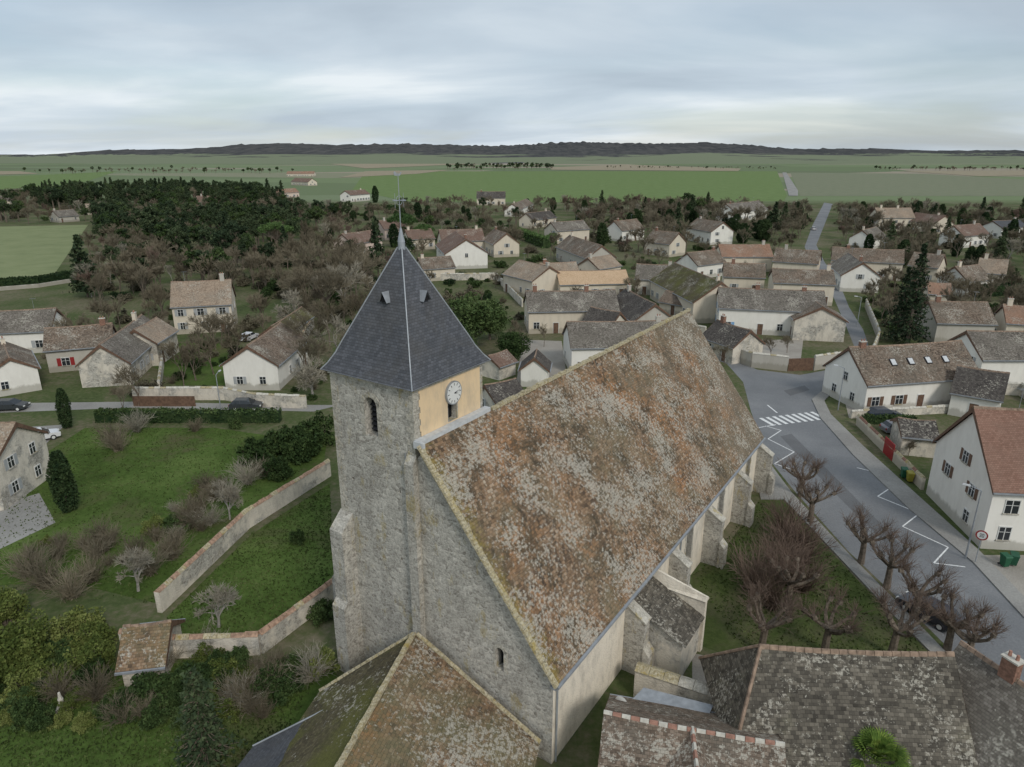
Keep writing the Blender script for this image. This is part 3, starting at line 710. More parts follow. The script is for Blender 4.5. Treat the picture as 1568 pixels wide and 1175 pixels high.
mb.prism(arch(-5.2,4.92,.5,1.45),fW,.5,.58,1)
mb.prism(arch(3.75,17.42,.96,2.36),fW,.48,.54,1); mb.prism(arch(3.3,18.02,.8,1.5),fS,TY0+.42,TY0+.49,1)
for k in range(6):
    z=17.5+k*.3; mb.hexa([(.3,3.28,z+.1),(.46,3.28,z+.1),(.46,4.22,z+.1),(.3,4.22,z+.1)],[(.3,3.28,z+.13),(.46,3.28,z+.22),(.46,4.22,z+.22),(.3,4.22,z+.13)],2)
mb.obj('church_windows',['glass','dark_','iron'],ch,False)
mb=MB(); rr=random.Random(4)
def surround(cx,z0,w,h,fn,d0,n=6,wd=.3):
    for sdd in (-1,1):
        z=z0-.1
        while z<z0+h-w/2:
            hh=rr.uniform(.28,.4); ww=wd*rr.choice([.7,1.15]); a0=cx+sdd*w/2; a1=a0+sdd*ww
            mb.prism([(min(a0,a1),z),(max(a0,a1),z),(max(a0,a1),z+hh-.02),(min(a0,a1),z+hh-.02)],fn,d0,d0-.035); z+=hh
    r0=w/2;r1=w/2+wd
    for k in range(7):
        t0=math.pi*k/7+.02;t1=math.pi*(k+1)/7-.02; zc=z0+h-w/2
        mb.prism([(cx+r0*math.cos(t0),zc+r0*math.sin(t0)),(cx+r1*math.cos(t0),zc+r1*math.sin(t0)),(cx+r1*math.cos(t1),zc+r1*math.sin(t1)),(cx+r0*math.cos(t1),zc+r0*math.sin(t1))],fn,d0,d0-.035)
surround(3.75,17.4,1.0,2.4,fW,TX0); surround(-5.2,4.9,.55,1.5,fW,0,wd=.22)
for x in (13.5,21.2,29.2,37.4): surround(x,2.0,1.3,3.4,fS,-8.75,wd=.28)
for (cx_,cy_,sx,sy) in ((TX0,TY0,1,1),(TX0,TY1,1,-1)):
    z=0.2;i=0
    while z<20.6:
        hh=rr.uniform(.3,.42); la,lb=(.55,.3) if i%2 else (.3,.55)
        x0,x1=sorted((cx_-.03,cx_+sx*la)); y0,y1=sorted((cy_-sy*.03,cy_+sy*lb)); mb.box(x0,x1,y0,y1,z,z+hh-.02); z+=hh; i+=1
mb.obj('dressed_stones',['dressed'],ch,False)
mb=MB(); f0=TY0-.03
for (a0,a1,z0,z1) in ((.35,2.8,18.0,20.71),(3.8,6.0,18.0,20.71),(2.8,3.8,19.75,20.71),(.35,6.0,17.1,18.0)): mb.box(a0,a1,f0,TY0-.002,z0,z1)
mb.obj('ochre_plaster_panel',['ochre'],ch,False)
mb=MB(); mb.box(-.2,6.45,-.05,.40,17.62,17.95); mb.box(-.3,-.1,-.3,.4,17.5,17.9); mb.obj('zinc_flashing',['zinc'],ch,False)
mb=MB(); mb.box(TX0-.12,TX1+.12,TY0-.12,TY1+.12,20.72,20.951); mb.obj('cornice',['dressed'],ch,False)
mb=MB(); cx_,cz_=3.3,19.75
n=32
mb.prism([(cx_+.72*math.cos(2*math.pi*k/n),cz_+.72*math.sin(2*math.pi*k/n)) for k in range(n)],fS,TY0-.16,TY0+.02,1)
mb.prism([(cx_+.65*math.cos(2*math.pi*k/n),cz_+.65*math.sin(2*math.pi*k/n)) for k in range(n)],fS,TY0-.175,TY0-.15,0)
for k in range(12):
    a=2*math.pi*k/12; c,s_=math.cos(a),math.sin(a)
    def q(r,t): return (cx_+c*r-s_*t,cz_+s_*r+c*t)
    mb.prism([q(.46,-.02),q(.6,-.02),q(.6,.02),q(.46,.02)],fS,TY0-.185,TY0-.17,2)
for ln,a,w_ in ((.34,math.radians(-15),.04),(.52,math.radians(10),.03)):
    c,s_=math.cos(a),math.sin(a)
    mb.prism([(cx_+s_*w_,cz_-c*w_),(cx_+c*ln,cz_+s_*ln),(cx_-s_*w_,cz_+c*w_)],fS,TY0-.20,TY0-.186,2)
mb.obj('clock_face',['frame','lead','iron'],ch,False)
# spire
mb=MB(); cxs,cys=(TX0+TX1)/2,(TY0+TY1)/2
rings=[(3.62,20.95),(3.3,21.35),(2.95,21.95),(2.62,22.7),(0.16,28.0)]
for i in range(len(rings)-1):
    (a,z0),(b_,z1)=rings[i],rings[i+1]
    for sx,sy,tx,ty in ((0,-1,1,0),(1,0,0,1),(0,1,-1,0),(-1,0,0,-1)):
        pts=[]
        for r,z,s1 in ((a,z0,-1),(a,z0,1),(b_,z1,1),(b_,z1,-1)): pts.append((cxs+sx*r+tx*r*s1,cys+sy*r+ty*r*s1,z))
        mb.face(pts,0)
    for sx in (-1,1):
        for sy in (-1,1): mb.tube((cxs+sx*a,cys+sy*a,z0+.01),(cxs+sx*b_,cys+sy*b_,z1+.01),.04,.04,5,1)
mb.box(cxs-3.6,cxs+3.6,cys-3.6,cys+3.6,20.955,20.99,1)
mb.tube((cxs,cys,27.7),(cxs,cys,28.3),.24,.2,10,1); mb.tube((cxs,cys,28.3),(cxs,cys,29.1),.22,.05,10,1)
for sx,sy,tx,ty in ((-1,0,0,-1),(0,-1,1,0)):
    z=25.1; r=.16+(28.0-z)*(2.46/5.3)
    def q(o,t,zz): return (cxs+sx*(r+o)+tx*t,cys+sy*(r+o)+ty*t,zz)
    mb.face([q(.22,-.28,z),q(.22,.28,z),q(.22,0,z+.5)],2)
    mb.face([q(.32,-.34,z-.02),q(.32,0,z+.58),q(-.3,0,z+.58),q(-.05,-.34,z-.02)],1)
    mb.face([q(.32,.34,z-.02),q(-.05,.34,z-.02),q(-.3,0,z+.58),q(.32,0,z+.58)],1)
    mb.face([q(.22,-.28,z),q(-.1,-.28,z),q(-.1,.28,z),q(.22,.28,z)],1)
mb.obj('spire_roof',['slate','lead','dark_'],ch)
mb=MB(); mb.tube((cxs,cys,29),(cxs,cys,32.1),.035,.02,6)
mb.tube((cxs-.5,cys,30.6),(cxs+.5,cys,30.6),.028,.028,5); mb.tube((cxs,cys-.5,30.6),(cxs,cys+.5,30.6),.028,.028,5)
for a in range(4):
    an=a*math.pi/2
    for k in range(6):
        t0=an+k*.25;t1=an+(k+1)*.25; mb.tube((cxs+.25*math.cos(t0),cys,30.6+.25*math.sin(t0)),(cxs+.25*math.cos(t1),cys,30.6+.25*math.sin(t1)),.015,.015,4)
ck=[(-.45,0),(-.2,-.05),(.15,-.05),(.3,.1),(.42,.35),(.3,.3),(.2,.18),(-.1,.15),(-.35,.42),(-.5,.3)]
mb.prism(ck,lambda a,b_,d:(cxs+a*.45,cys-a*.22+d,31.95+b_*.5),-.015,.015)
for t in (-.35,.35): mb.tube((cxs+t,cys,30.2),(cxs+t,cys,31.0),.012,.012,3)
mb.obj('weathercock_and_cross',['lead'],ch,False)
def grid(mb,c00,c10,c11,c01,nu,nv_,amp,m=0,rng=3.0):
    base=len(mb.v); c00,c10,c11,c01=[Vector(c) for c in (c00,c10,c11,c01)]
    nrm=(c10-c00).cross(c01-c00).normalized()
    for j in range(nv_+1):
        for i in range(nu+1):
            u=i/nu;v=j/nv_; p=(c00*(1-u)+c10*u)*(1-v)+(c01*(1-u)+c11*u)*v
            k=amp if 0<i<nu and 0<j<nv_ else 0
            mb.v.append(tuple(p+nrm*(noise.noise((p.x/rng,p.y/rng,p.z/rng))*k+random.uniform(-.012,.012)*(k>0))))
    for j in range(nv_):
        for i in range(nu):
            a=base+j*(nu+1)+i; mb.f.append((a,a+1,a+nu+2,a+nu+1)); mb.m.append(m)
mb=MB()
A0=(-.3,-9.1,5.85);A1=(41.2,-9.1,5.85);R0=(-.3,0,17.75);R1=(41.8,0,17.75)
grid(mb,A0,A1,R1,R0,70,20,.18)
grid(mb,(41.8,9.1,5.85),(6.4,9.1,5.85),(6.4,0,17.75),(41.8,0,17.75),40,12,.12)
ap=[(41.2,-9.1,5.85),(45.6,-6.9,5.85),(47.2,0,5.85),(45.6,6.9,5.85),(41.8,9.1,5.85)]
for i in range(4): mb.face([ap[i],ap[i+1],R1],0)
mb.obj('nave_roof',['nave'],ch)
mb=MB()
def strip(p,q,w1,w2,h,m_=0,n=40):
    p=Vector(p);q=Vector(q)
    for i in range(n):
        a=p.lerp(q,i/n);b_=p.lerp(q,(i+.93)/n); j=rr.uniform(-.25,.25)
        mb.hexa([a-w1,b_-w1,b_+w1,a+w1],[a-w1*.8+w2*(1+j),b_-w1*.8+w2*(1+j),b_+w1*.8+w2*(1+j),a+w1*.8+w2*(1+j)],m_)
nr_=Vector((0,-11.9,9.1)).normalized()
strip(A0,R0,Vector((.2,0,0)),nr_*.12,0,0,60)
strip((6.6,0,17.7),(41.8,0,17.75),Vector((0,.17,0)),Vector((0,0,.2)),0,0,90)
mb.face([(-.2,-9.05,5.5),(-.2,-9.05,5.9),(-.2,0,17.75),(-.2,0,17.1)])
mb.obj('verge_and_ridge_tiles',['verge'],ch,False)
mb=MB(); mb.box(-.3,41.2,-9.27,-9.12,5.72,5.86); mb.box(-.3,41.2,-9.1,-8.7,5.55,5.70); mb.obj('gutter',['lead'],ch,False)
mb=MB()
def butt(x0,x1,y0,y1,ztop,zlow,ax):
    if ax=='S':
        mb.hexa([(x0,y0,-.3),(x1,y0,-.3),(x1,y1,-.3),(x0,y1,-.3)],[(x0,y0,zlow),(x1,y0,zlow),(x1,y1,ztop),(x0,y1,ztop)],0)
        mb.hexa([(x0-.05,y0-.08,zlow),(x1+.05,y0-.08,zlow),(x1+.05,y1,ztop),(x0-.05,y1,ztop)],[(x0-.05,y0-.08,zlow+.1),(x1+.05,y0-.08,zlow+.1),(x1+.05,y1,ztop+.1),(x0-.05,y1,ztop+.1)],1)
        mb.box(x0-.1,x1+.1,y0-.45,y0+.01,-.3,zlow*.45,0); mb.hexa([(x0-.1,y0-.45,zlow*.45),(x1+.1,y0-.45,zlow*.45),(x1+.1,y0-.003,zlow*.45),(x0-.1,y0-.003,zlow*.45)],[(x0-.1,y0-.4,zlow*.45+.05),(x1+.1,y0-.4,zlow*.45+.05),(x1+.1,y0-.003,zlow*.45+.5),(x0-.1,y0-.003,zlow*.45+.5)],1)
    else:
        mb.hexa([(x0,y0,-.3),(x1,y0,-.3),(x1,y1,-.3),(x0,y1,-.3)],[(x0,y0,zlow),(x1,y0,ztop),(x1,y1,ztop),(x0,y1,zlow)],0)
for x in (9.6,17.3,25.2,33.4,40.9): butt(x-.4,x+.4,-10.2,-8.74,5.2,4.2,'S')
butt(-1.15,TX0+.01,6.0,7.1,11.6,10.6,'W'); butt(-1.5,-1.14,6.0,7.1,5.6,5.2,'W')
butt(-.45,TX0+.01,.38,1.05,17.0,16.4,'W')
mb.box(0.0,1.0,7.0-.06,8.0,-.3,10)
mb.obj('buttresses',['stone','dressed'],ch,False)
mb=MB(); mb.tube((.3,-9.05,5.7),(.3,-8.85,5.2),.06,.06,6); mb.tube((.3,-8.85,5.2),(.3,-8.85,0),.06,.06,6); mb.tube((19,-8.85,5.6),(19,-8.85,0),.06,.06,6)
mb.tube((-.2,1.15,17),(-.2,1.15,5),.03,.03,5); mb.obj('downpipe',['lead'],ch,False)
mb=MB(); mb.hexa([(10.2,-12.4,-.3),(13.8,-12.4,-.3),(13.8,-8.74,-.3),(10.2,-8.74,-.3)],[(10.2,-12.4,3.0),(13.8,-12.4,3.0),(13.8,-8.74,4.6),(10.2,-8.74,4.6)],0)
mb.box(13.81,14.25,-12.6,-8.74,-.3,4.2,1); mb.hexa([(13.7,-12.7,4.2),(14.35,-12.7,4.2),(14.35,-8.74,4.2),(13.7,-8.74,4.2)],[(13.95,-12.7,4.45),(14.1,-12.7,4.45),(14.1,-8.74,5.3),(13.95,-8.74,5.3)],1)
mb.obj('sacristy_walls',['stone2','naveside'],ch,False)
mb=MB(); grid(mb,(10.0,-12.7,2.97),(13.8,-12.7,2.97),(13.8,-8.76,4.75),(10.0,-8.76,4.75),8,6,.06); mb.obj('sacristy_roof',['bigtan'],ch)
an=empty('chapel',0,0,0,0)
ra=Vector((-6.0,34.9,5.3));rb=Vector((-8.7,23.5,5.3))
re0=Vector((1.6,30.2,1.7));re1=Vector((-.9,19.2,1.7)); le0=Vector((-11.6,33.3,2.4));le1=Vector((-14.3,22.0,2.4))
mb=MB(); grid(mb,re1,re0,ra,rb,30,18,.12); mb.obj('chapel_roof_east',['nave2'],an)
mb=MB(); grid(mb,le0,le1,rb,ra,30,12,.12); mb.obj('chapel_roof_west',['moss'],an)
mb=MB()
def sh_(v,dx,dy,z): return (v.x+dx,v.y+dy,z)
mb.hexa([sh_(le1,.3,.2,-.3),sh_(re1,-.3,.2,-.3),sh_(re0,-.3,-.2,-.3),sh_(le0,.3,-.1,-.3)],[sh_(le1,.3,.2,2.35),sh_(re1,-.3,.2,1.65),sh_(re0,-.3,-.2,1.65),sh_(le0,.3,-.1,2.35)])
mb.face([sh_(le0,.3,0,2.3),sh_(re0,-.3,0,1.6),(ra.x,ra.y-.15,5.15)])
mb.face([sh_(le1,.3,.2,2.3),sh_(re1,-.3,.2,1.6),(rb.x,rb.y+.15,5.15)]); mb.obj('chapel_walls',['stone2'],an,False)
mb=MB(); strip(ra+Vector((0,0,-.02)),rb,Vector((.16,0,0)),Vector((0,0,.16)),0,0,30)
strip(re0,ra+Vector((.2,0,0)),Vector((.06,.12,0)),Vector((0,0,.08)),0,0,22)
strip(le0,ra,Vector((-.06,.12,0)),Vector((0,0,.08)),0,0,16)
mb.obj('chapel_ridge',['verge','mortar'],an,False)
mb=MB(); l0=Vector((-9.9,31.2,3.45));l1=Vector((-12.0,22.4,3.45)); grid(mb,(-14.6,30.2,1.4),(-16.8,22.0,1.4),l1,l0,14,8,.05); mb.obj('lean_to_slate_roof',['slate'],an)
mb=MB(); mb.tube((-9.9,31.2,3.5),(-12.0,22.4,3.5),.06,.06,6); mb.tube((-9.9,31.2,3.5),(-14.6,30.2,1.45),.05,.05,6); mb.obj('lean_to_flashing',['lead'],an,False)
# ------------------------------------------------------------ walls, fences
def wallpath(name,pts,h,th,mat,cap=None,px=True,z0=-.2,caph=.2):
    w=[P(*p) if px else p for p in pts]; mb=MB()
    for i in range(len(w)-1):
        a=Vector((*w[i],0));b_=Vector((*w[i+1],0)); d=(b_-a); L=d.length; d.normalize(); nn=Vector((-d.y,d.x,0))*th/2
        n=max(1,int(L/.8))
        for k in range(n):
            p=a+d*(L*k/n);q=a+d*(L*(k+1)/n); hh=h+ (rr.uniform(-.05,.05) if n>1 else 0); U=Vector((0,0,1))
            mb.hexa([p-nn+U*z0,q-nn+U*z0,q+nn+U*z0,p+nn+U*z0],[p-nn+U*h,q-nn+U*h,q+nn+U*h,p+nn+U*h],0)
            if cap:
                mb.hexa([p-nn*1.4+U*(h-.02),q-d*.03-nn*1.4+U*(h-.02),q-d*.03+nn*1.4+U*(h-.02),p+nn*1.4+U*(h-.02)],[p-nn*.2+U*(hh+caph),q-d*.03-nn*.2+U*(hh+caph),q-d*.03+nn*.2+U*(hh+caph),p+nn*.2+U*(hh+caph)],rr.choice([1,1,2]))
    return mb.obj(name,[mat,cap or mat,'verge'],None,False)
wallpath('garden_wall',[(505,728),(380,808),(245,938)],1.8,.4,'stone2','captile')
wallpath('garden_wall',[(512,915),(400,1000),(275,1005),(190,995)],1.6,.4,'stone2','captile')
wallpath('street_wall',[(470,625),(395,622),(345,612),(205,612)],1.8,.3,'stone2','mortar')
wallpath('street_wall',[(1115,548),(1150,562),(1205,568)],2.4,.35,'greyp','mortar'); wallpath('street_wall',[(1245,567),(1290,560)],2.4,.35,'greyp','mortar')
wallpath('wooden_gate',[(1206,568),(1244,567)],2.1,.1,'wood')
wallpath('front_wall',[(1312,650),(1352,690),(1412,750)],1.3,.3,'cream','brick')
wallpath('red_gate',[(1352,692),(1366,706)],2.0,.08,'shred')
wallpath('farmyard_wall',[(1302,640),(1450,632)],1.0,.3,'stone2','mortar')
wallpath('churchyard_wall',[(972,1062),(1105,1108)],2.2,.7,'stone2','dressed')
wallpath('garden_wall',[(445,560),(480,500)],2.2,.4,'stone2','captile')
wallpath('garden_wall',[(0,445),(60,440),(110,432)],1.0,.2,'greyp')
wallpath('garden_wall',[(245,600),(250,560),(245,515)],1.6,.3,'stone2','mortar')
wallpath('garden_wall',[(640,430),(760,428),(800,470)],1.8,.3,'stone2','mortar')
wallpath('garden_wall',[(1080,515),(1010,500),(960,520)],1.8,.3,'stone2','mortar')
wallpath('garden_wall',[(1440,600),(1560,605),(1620,640)],1.8,.3,'stone2','mortar')
wallpath('garden_wall',[(1325,470),(1345,520),(1335,545)],1.8,.3,'greyp','mortar')
wallpath('wooden_fence',[(205,622),(300,622)],1.5,.06,'wood')
wallpath('wooden_fence',[(335,432),(330,405),(450,400)],1.3,.06,'twigpale')
house('tiled_hut',(190,960),(262,952),3.1,4.2,1.6,'nave2','stone2',chim=0,win=0)
mb=MB(); q=[P(955,1085,2.2),P(1075,1118,2.2),P(1092,1085,2.2),P(985,1060,2.2)]
mb.hexa([(x,y,-.2) for x,y in q],[(x,y,2.2+.1*i) for i,(x,y) in enumerate(q)],0)
qq=[(x,y,2.21+.1*i) for i,(x,y) in enumerate(q)]; mb.hexa(qq,[(x,y,z+.06) for x,y,z in qq],1)
mb.obj('zinc_roofed_shed',['stone2','lead'],None,False)
# ------------------------------------------------------------ roads
road=[(1085,548),(1112,556),(1138,585),(1150,630),(1175,700),(1215,750),(1300,845),(1395,935),(1470,1010),(1560,1200),(1800,1200),(1640,1020),(1568,940),(1490,855),(1395,775),(1310,692),(1262,640),(1243,614),(1262,598),(1345,600),(1350,585),(1300,572),(1332,535),(1322,505),(1300,470),(1288,440),(1268,436),(1285,475),(1300,510),(1310,535),(1290,562),(1225,574),(1160,566),(1110,545)]
sheet('village_road',road,.012,'asphalt')
sheet('pavement',[(1243,612),(1262,596),(1276,600),(1262,614),(1272,635),(1322,684),(1408,762),(1500,845),(1568,915),(1600,960),(1568,947),(1490,862),(1392,780),(1306,697),(1256,640)],-.1,'pave',top=.12)
sheet('pavement',[(1150,700),(1180,712),(1212,755),(1300,850),(1390,940),(1460,1012),(1445,1020),(1370,945),(1285,855),(1200,765),(1165,765)],-.1,'pave',top=.12)
sheet('forecourt',[(1500,850),(1640,850),(1640,960),(1568,915)],.02,'gravel')
sheet('churchyard_grass',[(1060,880),(1095,862),(1165,762),(1200,768),(1285,858),(1370,948),(1445,1022),(1380,1030),(1140,1012),(1062,985)],.006,'cgrass')
sheet('gravel_path',[(1060,1000),(1140,1015),(1130,1070),(1060,1040)],.012,'gravel')
sheet('street',[(-60,634),(200,624),(480,630),(520,620),(480,620),(200,615),(-60,618)],.012,'pave')
sheet('street',[(1268,438),(1288,440),(1262,400),(1250,375),(1262,345),(1275,312),(1262,310),(1244,345),(1232,378),(1245,405)],.02,'asphalt')
sheet('field_track',[(1198,264),(1204,264),(1222,292),(1222,300),(1208,300)],.35,'pave')
roads_+= [(P(1278,438),P(1247,400)),(P(1247,400),P(1240,376)),(P(1240,376),P(1268,312)),(P(1300,560),P(1320,520)),(P(1320,520),P(1278,438))]
sheet('lawn',[(-60,900),(60,700),(130,655),(330,655),(500,680),(495,715),(380,795),(245,925),(100,890)],.006,'grass')
sheet('lawn',[(505,740),(512,905),(400,990),(275,995),(255,945),(385,818)],.006,'grass')
sheet('lawn',[(-60,1080),(180,1010),(500,1010),(520,1040),(400,1200),(-60,1200)],.006,'grass')
sheet('lawn',[(235,560),(262,525),(350,525),(345,590),(270,590)],.006,'grass')
sheet('stone_terrace',[(-60,790),(60,755),(85,800),(-20,850),(-60,850)],.012,'pave')
sheet('yard',[(-60,660),(100,650),(60,690),(40,760),(-60,780)],.01,'pave')
sheet('farm_courtyard',[(1290,600),(1300,640),(1460,632),(1450,600)],.016,'gravel')
sheet('farm_courtyard',[(1090,520),(1230,520),(1225,560),(1130,552)],.008,'gravel')
sheet('farm_courtyard',[(800,520),(860,522),(870,590),(790,590)],.008,'gravel')
mb=MB()
def line(pts,w=.13,px=True,z=.018):
    ww=[P(*p) if px else p for p in pts]
    for i in range(len(ww)-1):
        a=Vector((*ww[i],z+.002*(i%2)));b_=Vector((*ww[i+1],z+.002*(i%2))); d=(b_-a).normalized(); n_=Vector((-d.y,d.x,0))*w/2
        mb.face([a-n_,b_-n_,b_+n_,a+n_])
line([(1172,652),(1196,659),(1176,672),(1216,692),(1186,710),(1222,722)]); line([(1188,650),(1160,655)])
line([(1345,724),(1368,744),(1344,760),(1408,786),(1382,806),(1452,838),(1430,862),(1478,868)])
line([(1345,724),(1312,716)])
a=Vector(P(1172,646));b_=Vector(P(1262,635)); d=(b_-a).normalized(); nn=Vector((-d.y,d.x)); L=(b_-a).length; k=0.0
while k<L-.4:
    c=a+d*k; q=[c-nn*1.4,c+d*.5-nn*1.4,c+d*.5+nn*1.4,c+nn*1.4]; mb.face([(v.x,v.y,.022) for v in q]); k+=1.0
line([(1175,620),(1190,632)],.2)
mb.obj('road_markings',['paint'],None,False)
M['patch']=grassmat('asphalt_patch',[(0.13,0.132,0.135),(0.155,0.157,0.16),(0.185,0.187,0.19)],3)
sheet('asphalt_repair',[(1195,668),(1212,664),(1300,752),(1395,850),(1380,856),(1285,762)],.015,'patch')
sheet('asphalt_repair',[(1440,905),(1462,900),(1500,950),(1480,962)],.015,'patch')
sheet('asphalt_repair',[(1200,598),(1232,590),(1240,597),(1210,606)],.015,'patch')
# ------------------------------------------------------------ vehicles and furniture
def car(name,px,py,rot,col,van=False):
    x,y=P(px,py); e=empty(name,x,y,.02,math.radians(rot)); m_=simple(name+'_paint',col,.3,.03,1,0,.6); mb=MB()
    h=.2 if van else 0
    prof=[(-2.1,.32),(2.05,.32),(2.12,.55),(2.0,.78),(1.0,.95+h),(-1.95,1.0+h),(-2.12,.8)]
    mb.prism(prof,lambda a,b_,d:(a,d*(1 if b_<.75 else .96),b_),-.86,.86,0)
    mb.hexa([(-1.9,-.8,.95+h),(1.1,-.8,.93+h),(1.1,.8,.93+h),(-1.9,.8,.95+h)],[(-1.5,-.64,1.4+h*2),(.35,-.64,1.4+h*2),(.35,.64,1.4+h*2),(-1.5,.64,1.4+h*2)],1)
    mb.hexa([(-1.52,-.66,1.4+h*2),(.37,-.66,1.4+h*2),(.37,.66,1.4+h*2),(-1.52,.66,1.4+h*2)],[(-1.4,-.58,1.47+h*2),(.25,-.58,1.47+h*2),(.25,.58,1.47+h*2),(-1.4,.58,1.47+h*2)],0)
    for xx in (-.55,):
        for sd in (-1,1): mb.hexa([(xx-.05,sd*.805-.01,.95+h),(xx+.05,sd*.805-.01,.95+h),(xx+.05,sd*.805+.01,.95+h),(xx-.05,sd*.805+.01,.95+h)],[(xx-.05,sd*.65-.01,1.42+h*2),(xx+.05,sd*.65-.01,1.42+h*2),(xx+.05,sd*.65+.01,1.42+h*2),(xx-.05,sd*.65+.01,1.42+h*2)],0)
    for xx in (-1.3,1.3):
        for sd in (-1,1): mb.tube((xx,sd*.7,.32),(xx,sd*.89,.32),.32,.32,14,2); mb.tube((xx,sd*.88,.32),(xx,sd*.9,.32),.19,.19,10,3)
    for sd in (-1,1):
        mb.box(2.0,2.14,sd*.62-.16,sd*.62+.16,.6,.74,3); mb.box(-2.16,-2.05,sd*.68-.1,sd*.68+.1,.62,.86,4); mb.box(.75,.95,sd*.93-.08,sd*.93+.08,.95+h,1.07+h,0)
    mb.obj('car_body',[m_,'glass','iron','frame','shred'],e,False)
car('parked_car',382,520,80,(.7,.7,.7)); car('parked_car',378,626,2,(.05,.055,.06)); car('parked_car',18,627,5,(.04,.045,.05)); car('parked_car',62,674,40,(.7,.7,.7))
car('parked_car',1352,640,5,(.03,.04,.06)); car('parked_car',1420,945,120,(.04,.04,.05)); car('parked_car',1376,662,3,(.2,.2,.22)); car('parked_car',905,580,0,(.3,.3,.32)); car('parked_car',1245,352,80,(.5,.5,.5)); car('parked_car',30,700,60,(.08,.08,.09))
x,y=P(1493,862); e=empty('speed_limit_sign',x,y,.12,math.radians(-38)); mb=MB(); mb.tube((0,0,0),(0,0,2.9),.04,.04,8,2)
ci=lambda r,n=28:[(r*math.cos(2*math.pi*k/n),2.6+r*math.sin(2*math.pi*k/n)) for k in range(n)]
mb.prism(ci(.45),fS,-.07,-.045,0); mb.prism(ci(.34),fS,-.078,-.068,1)
def digit(segs,x0):
    for (a0,b0,a1,b1) in segs: mb.box(x0+a0,x0+a1,-.085,-.077,2.6+b0,2.6+b1,3)
digit([(0,.12,.13,.16),(0,-.02,.13,.02),(0,-.16,.13,-.12),(.10,-.12,.13,-.02),(.10,.02,.13,.12)],-.16); digit([(0,.12,.14,.16),(0,-.16,.14,-.12),(0,-.12,.035,.12),(.105,-.12,.14,.12)],.02)
mb.obj('sign_face',['shred','frame','lead','iron'],e,False)
def binb(px,py,col):
    x,y=P(px,py); e=empty('wheelie_bin',x,y,.1,random.uniform(-.5,.5)); mb=MB(); m_=simple('bin_plastic',col,.5,.1)
    mb.hexa([(-.22,-.25,.08),(.22,-.25,.08),(.22,.25,.08),(-.22,.25,.08)],[(-.3,-.34,.98),(.3,-.34,.98),(.3,.34,.98),(-.3,.34,.98)],0)
    mb.hexa([(-.33,-.38,.98),(.33,-.38,.98),(.33,.4,.98),(-.33,.4,.98)],[(-.3,-.3,1.06),(.3,-.3,1.06),(.3,.36,1.12),(-.3,.36,1.12)],0); mb.tube((-.3,.3,.1),(.3,.3,.1),.1,.1,8,1); mb.obj('bin_body',[m_,'iron'],e,False)
binb(1537,868,(.02,.10,.05)); binb(1550,866,(.02,.09,.05)); binb(1383,732,(.02,.10,.05)); binb(1392,738,(.3,.26,.04))
def lamp(px,py,h=6,rot=0):
    x,y=P(px,py); e=empty('street_lamp',x,y,0,rot); mb=MB(); mb.tube((0,0,0),(0,0,h),.08,.05,8); mb.tube((0,0,h),(.9,0,h+.25),.04,.035,6); mb.hexa([(.8,-.12,h+.16),(1.4,-.1,h+.2),(1.4,.1,h+.2),(.8,.12,h+.16)],[(.8,-.08,h+.28),(1.35,-.06,h+.3),(1.35,.06,h+.3),(.8,.08,h+.28)],1); mb.obj('lamp_post',['lead','zinc'],e,False)
lamp(1478,855,6.5,2.5); lamp(1283,628,6,2.5); lamp(1312,500,6,3); lamp(340,640,6,1.5)
x,y=P(950,1085,2.4); e=empty('satellite_dish',x,y,2.2,1.0); mb=MB(); mb.tube((0,0,-2.2),(0,0,.6),.03,.03,6); n=18
for rI in range(3):
    r0,r1=rI*.13,(rI+1)*.13
    for k in range(n):
        t0,t1=2*math.pi*k/n,2*math.pi*(k+1)/n; f_=lambda r,t:(r*r*.6-.02,r*math.cos(t),.6+r*math.sin(t)*1.1)
        mb.face([f_(r0,t0),f_(r1,t0),f_(r1,t1),f_(r0,t1)],1)
mb.tube((0,0,.25),(.4,0,.5),.015,.015,4); mb.box(.37,.47,-.04,.04,.46,.56); mb.obj('dish',['lead','frame'],e,False)
x,y=P(97,1088); e=empty('stone_statue',x,y,0,.3); mb=MB(); mb.box(-.3,.3,-.3,.3,0,.35); mb.tube((0,0,.35),(0,0,.9),.2,.14,8); mb.tube((0,0,.9),(0,0,1.15),.17,.08,8); mb.tube((0,0,1.15),(0,0,1.4),.1,.07,8); mb.obj('statue',['dressed'],e,False)
M['palm']=leafmat('palm_leaf',(0.09,0.15,0.03),(0.18,0.26,0.05),(0.36,0.36,0.10),2)
random.seed(5); mb=MB(); mb.tube((0,0,0),(0,0,3.0),.2,.17,8)
for k in range(75):
    an_=random.uniform(0,6.28); el=random.uniform(-.4,1.3); d=Vector((math.cos(an_)*math.cos(el),math.sin(an_)*math.cos(el),math.sin(el))); p0=Vector((0,0,3.0)); p1=p0+d*random.uniform(.7,1.15); mb.tube(p0,p1,.015,.012,3,1)
    t=d.cross(Vector((0,0,1))).normalized()
    for j in range(13):
        f_=-1.3+j*2.6/12; dd=(d*math.cos(f_)+t*math.sin(f_)); e1=p1+dd*.8-Vector((0,0,.15)); s2=(t*math.cos(f_)-d*math.sin(f_))*.026
        mb.face([p1-s2,p1+dd*.5-s2*1.2,e1,p1+dd*.5+s2*1.2,p1+s2],1)
o=bpy.data.objects.new('palm_tree',mb.mesh('palm',('bark','palm'),False)); o.location=(*P(1344,1158,3.4),0); sc.collection.objects.link(o)
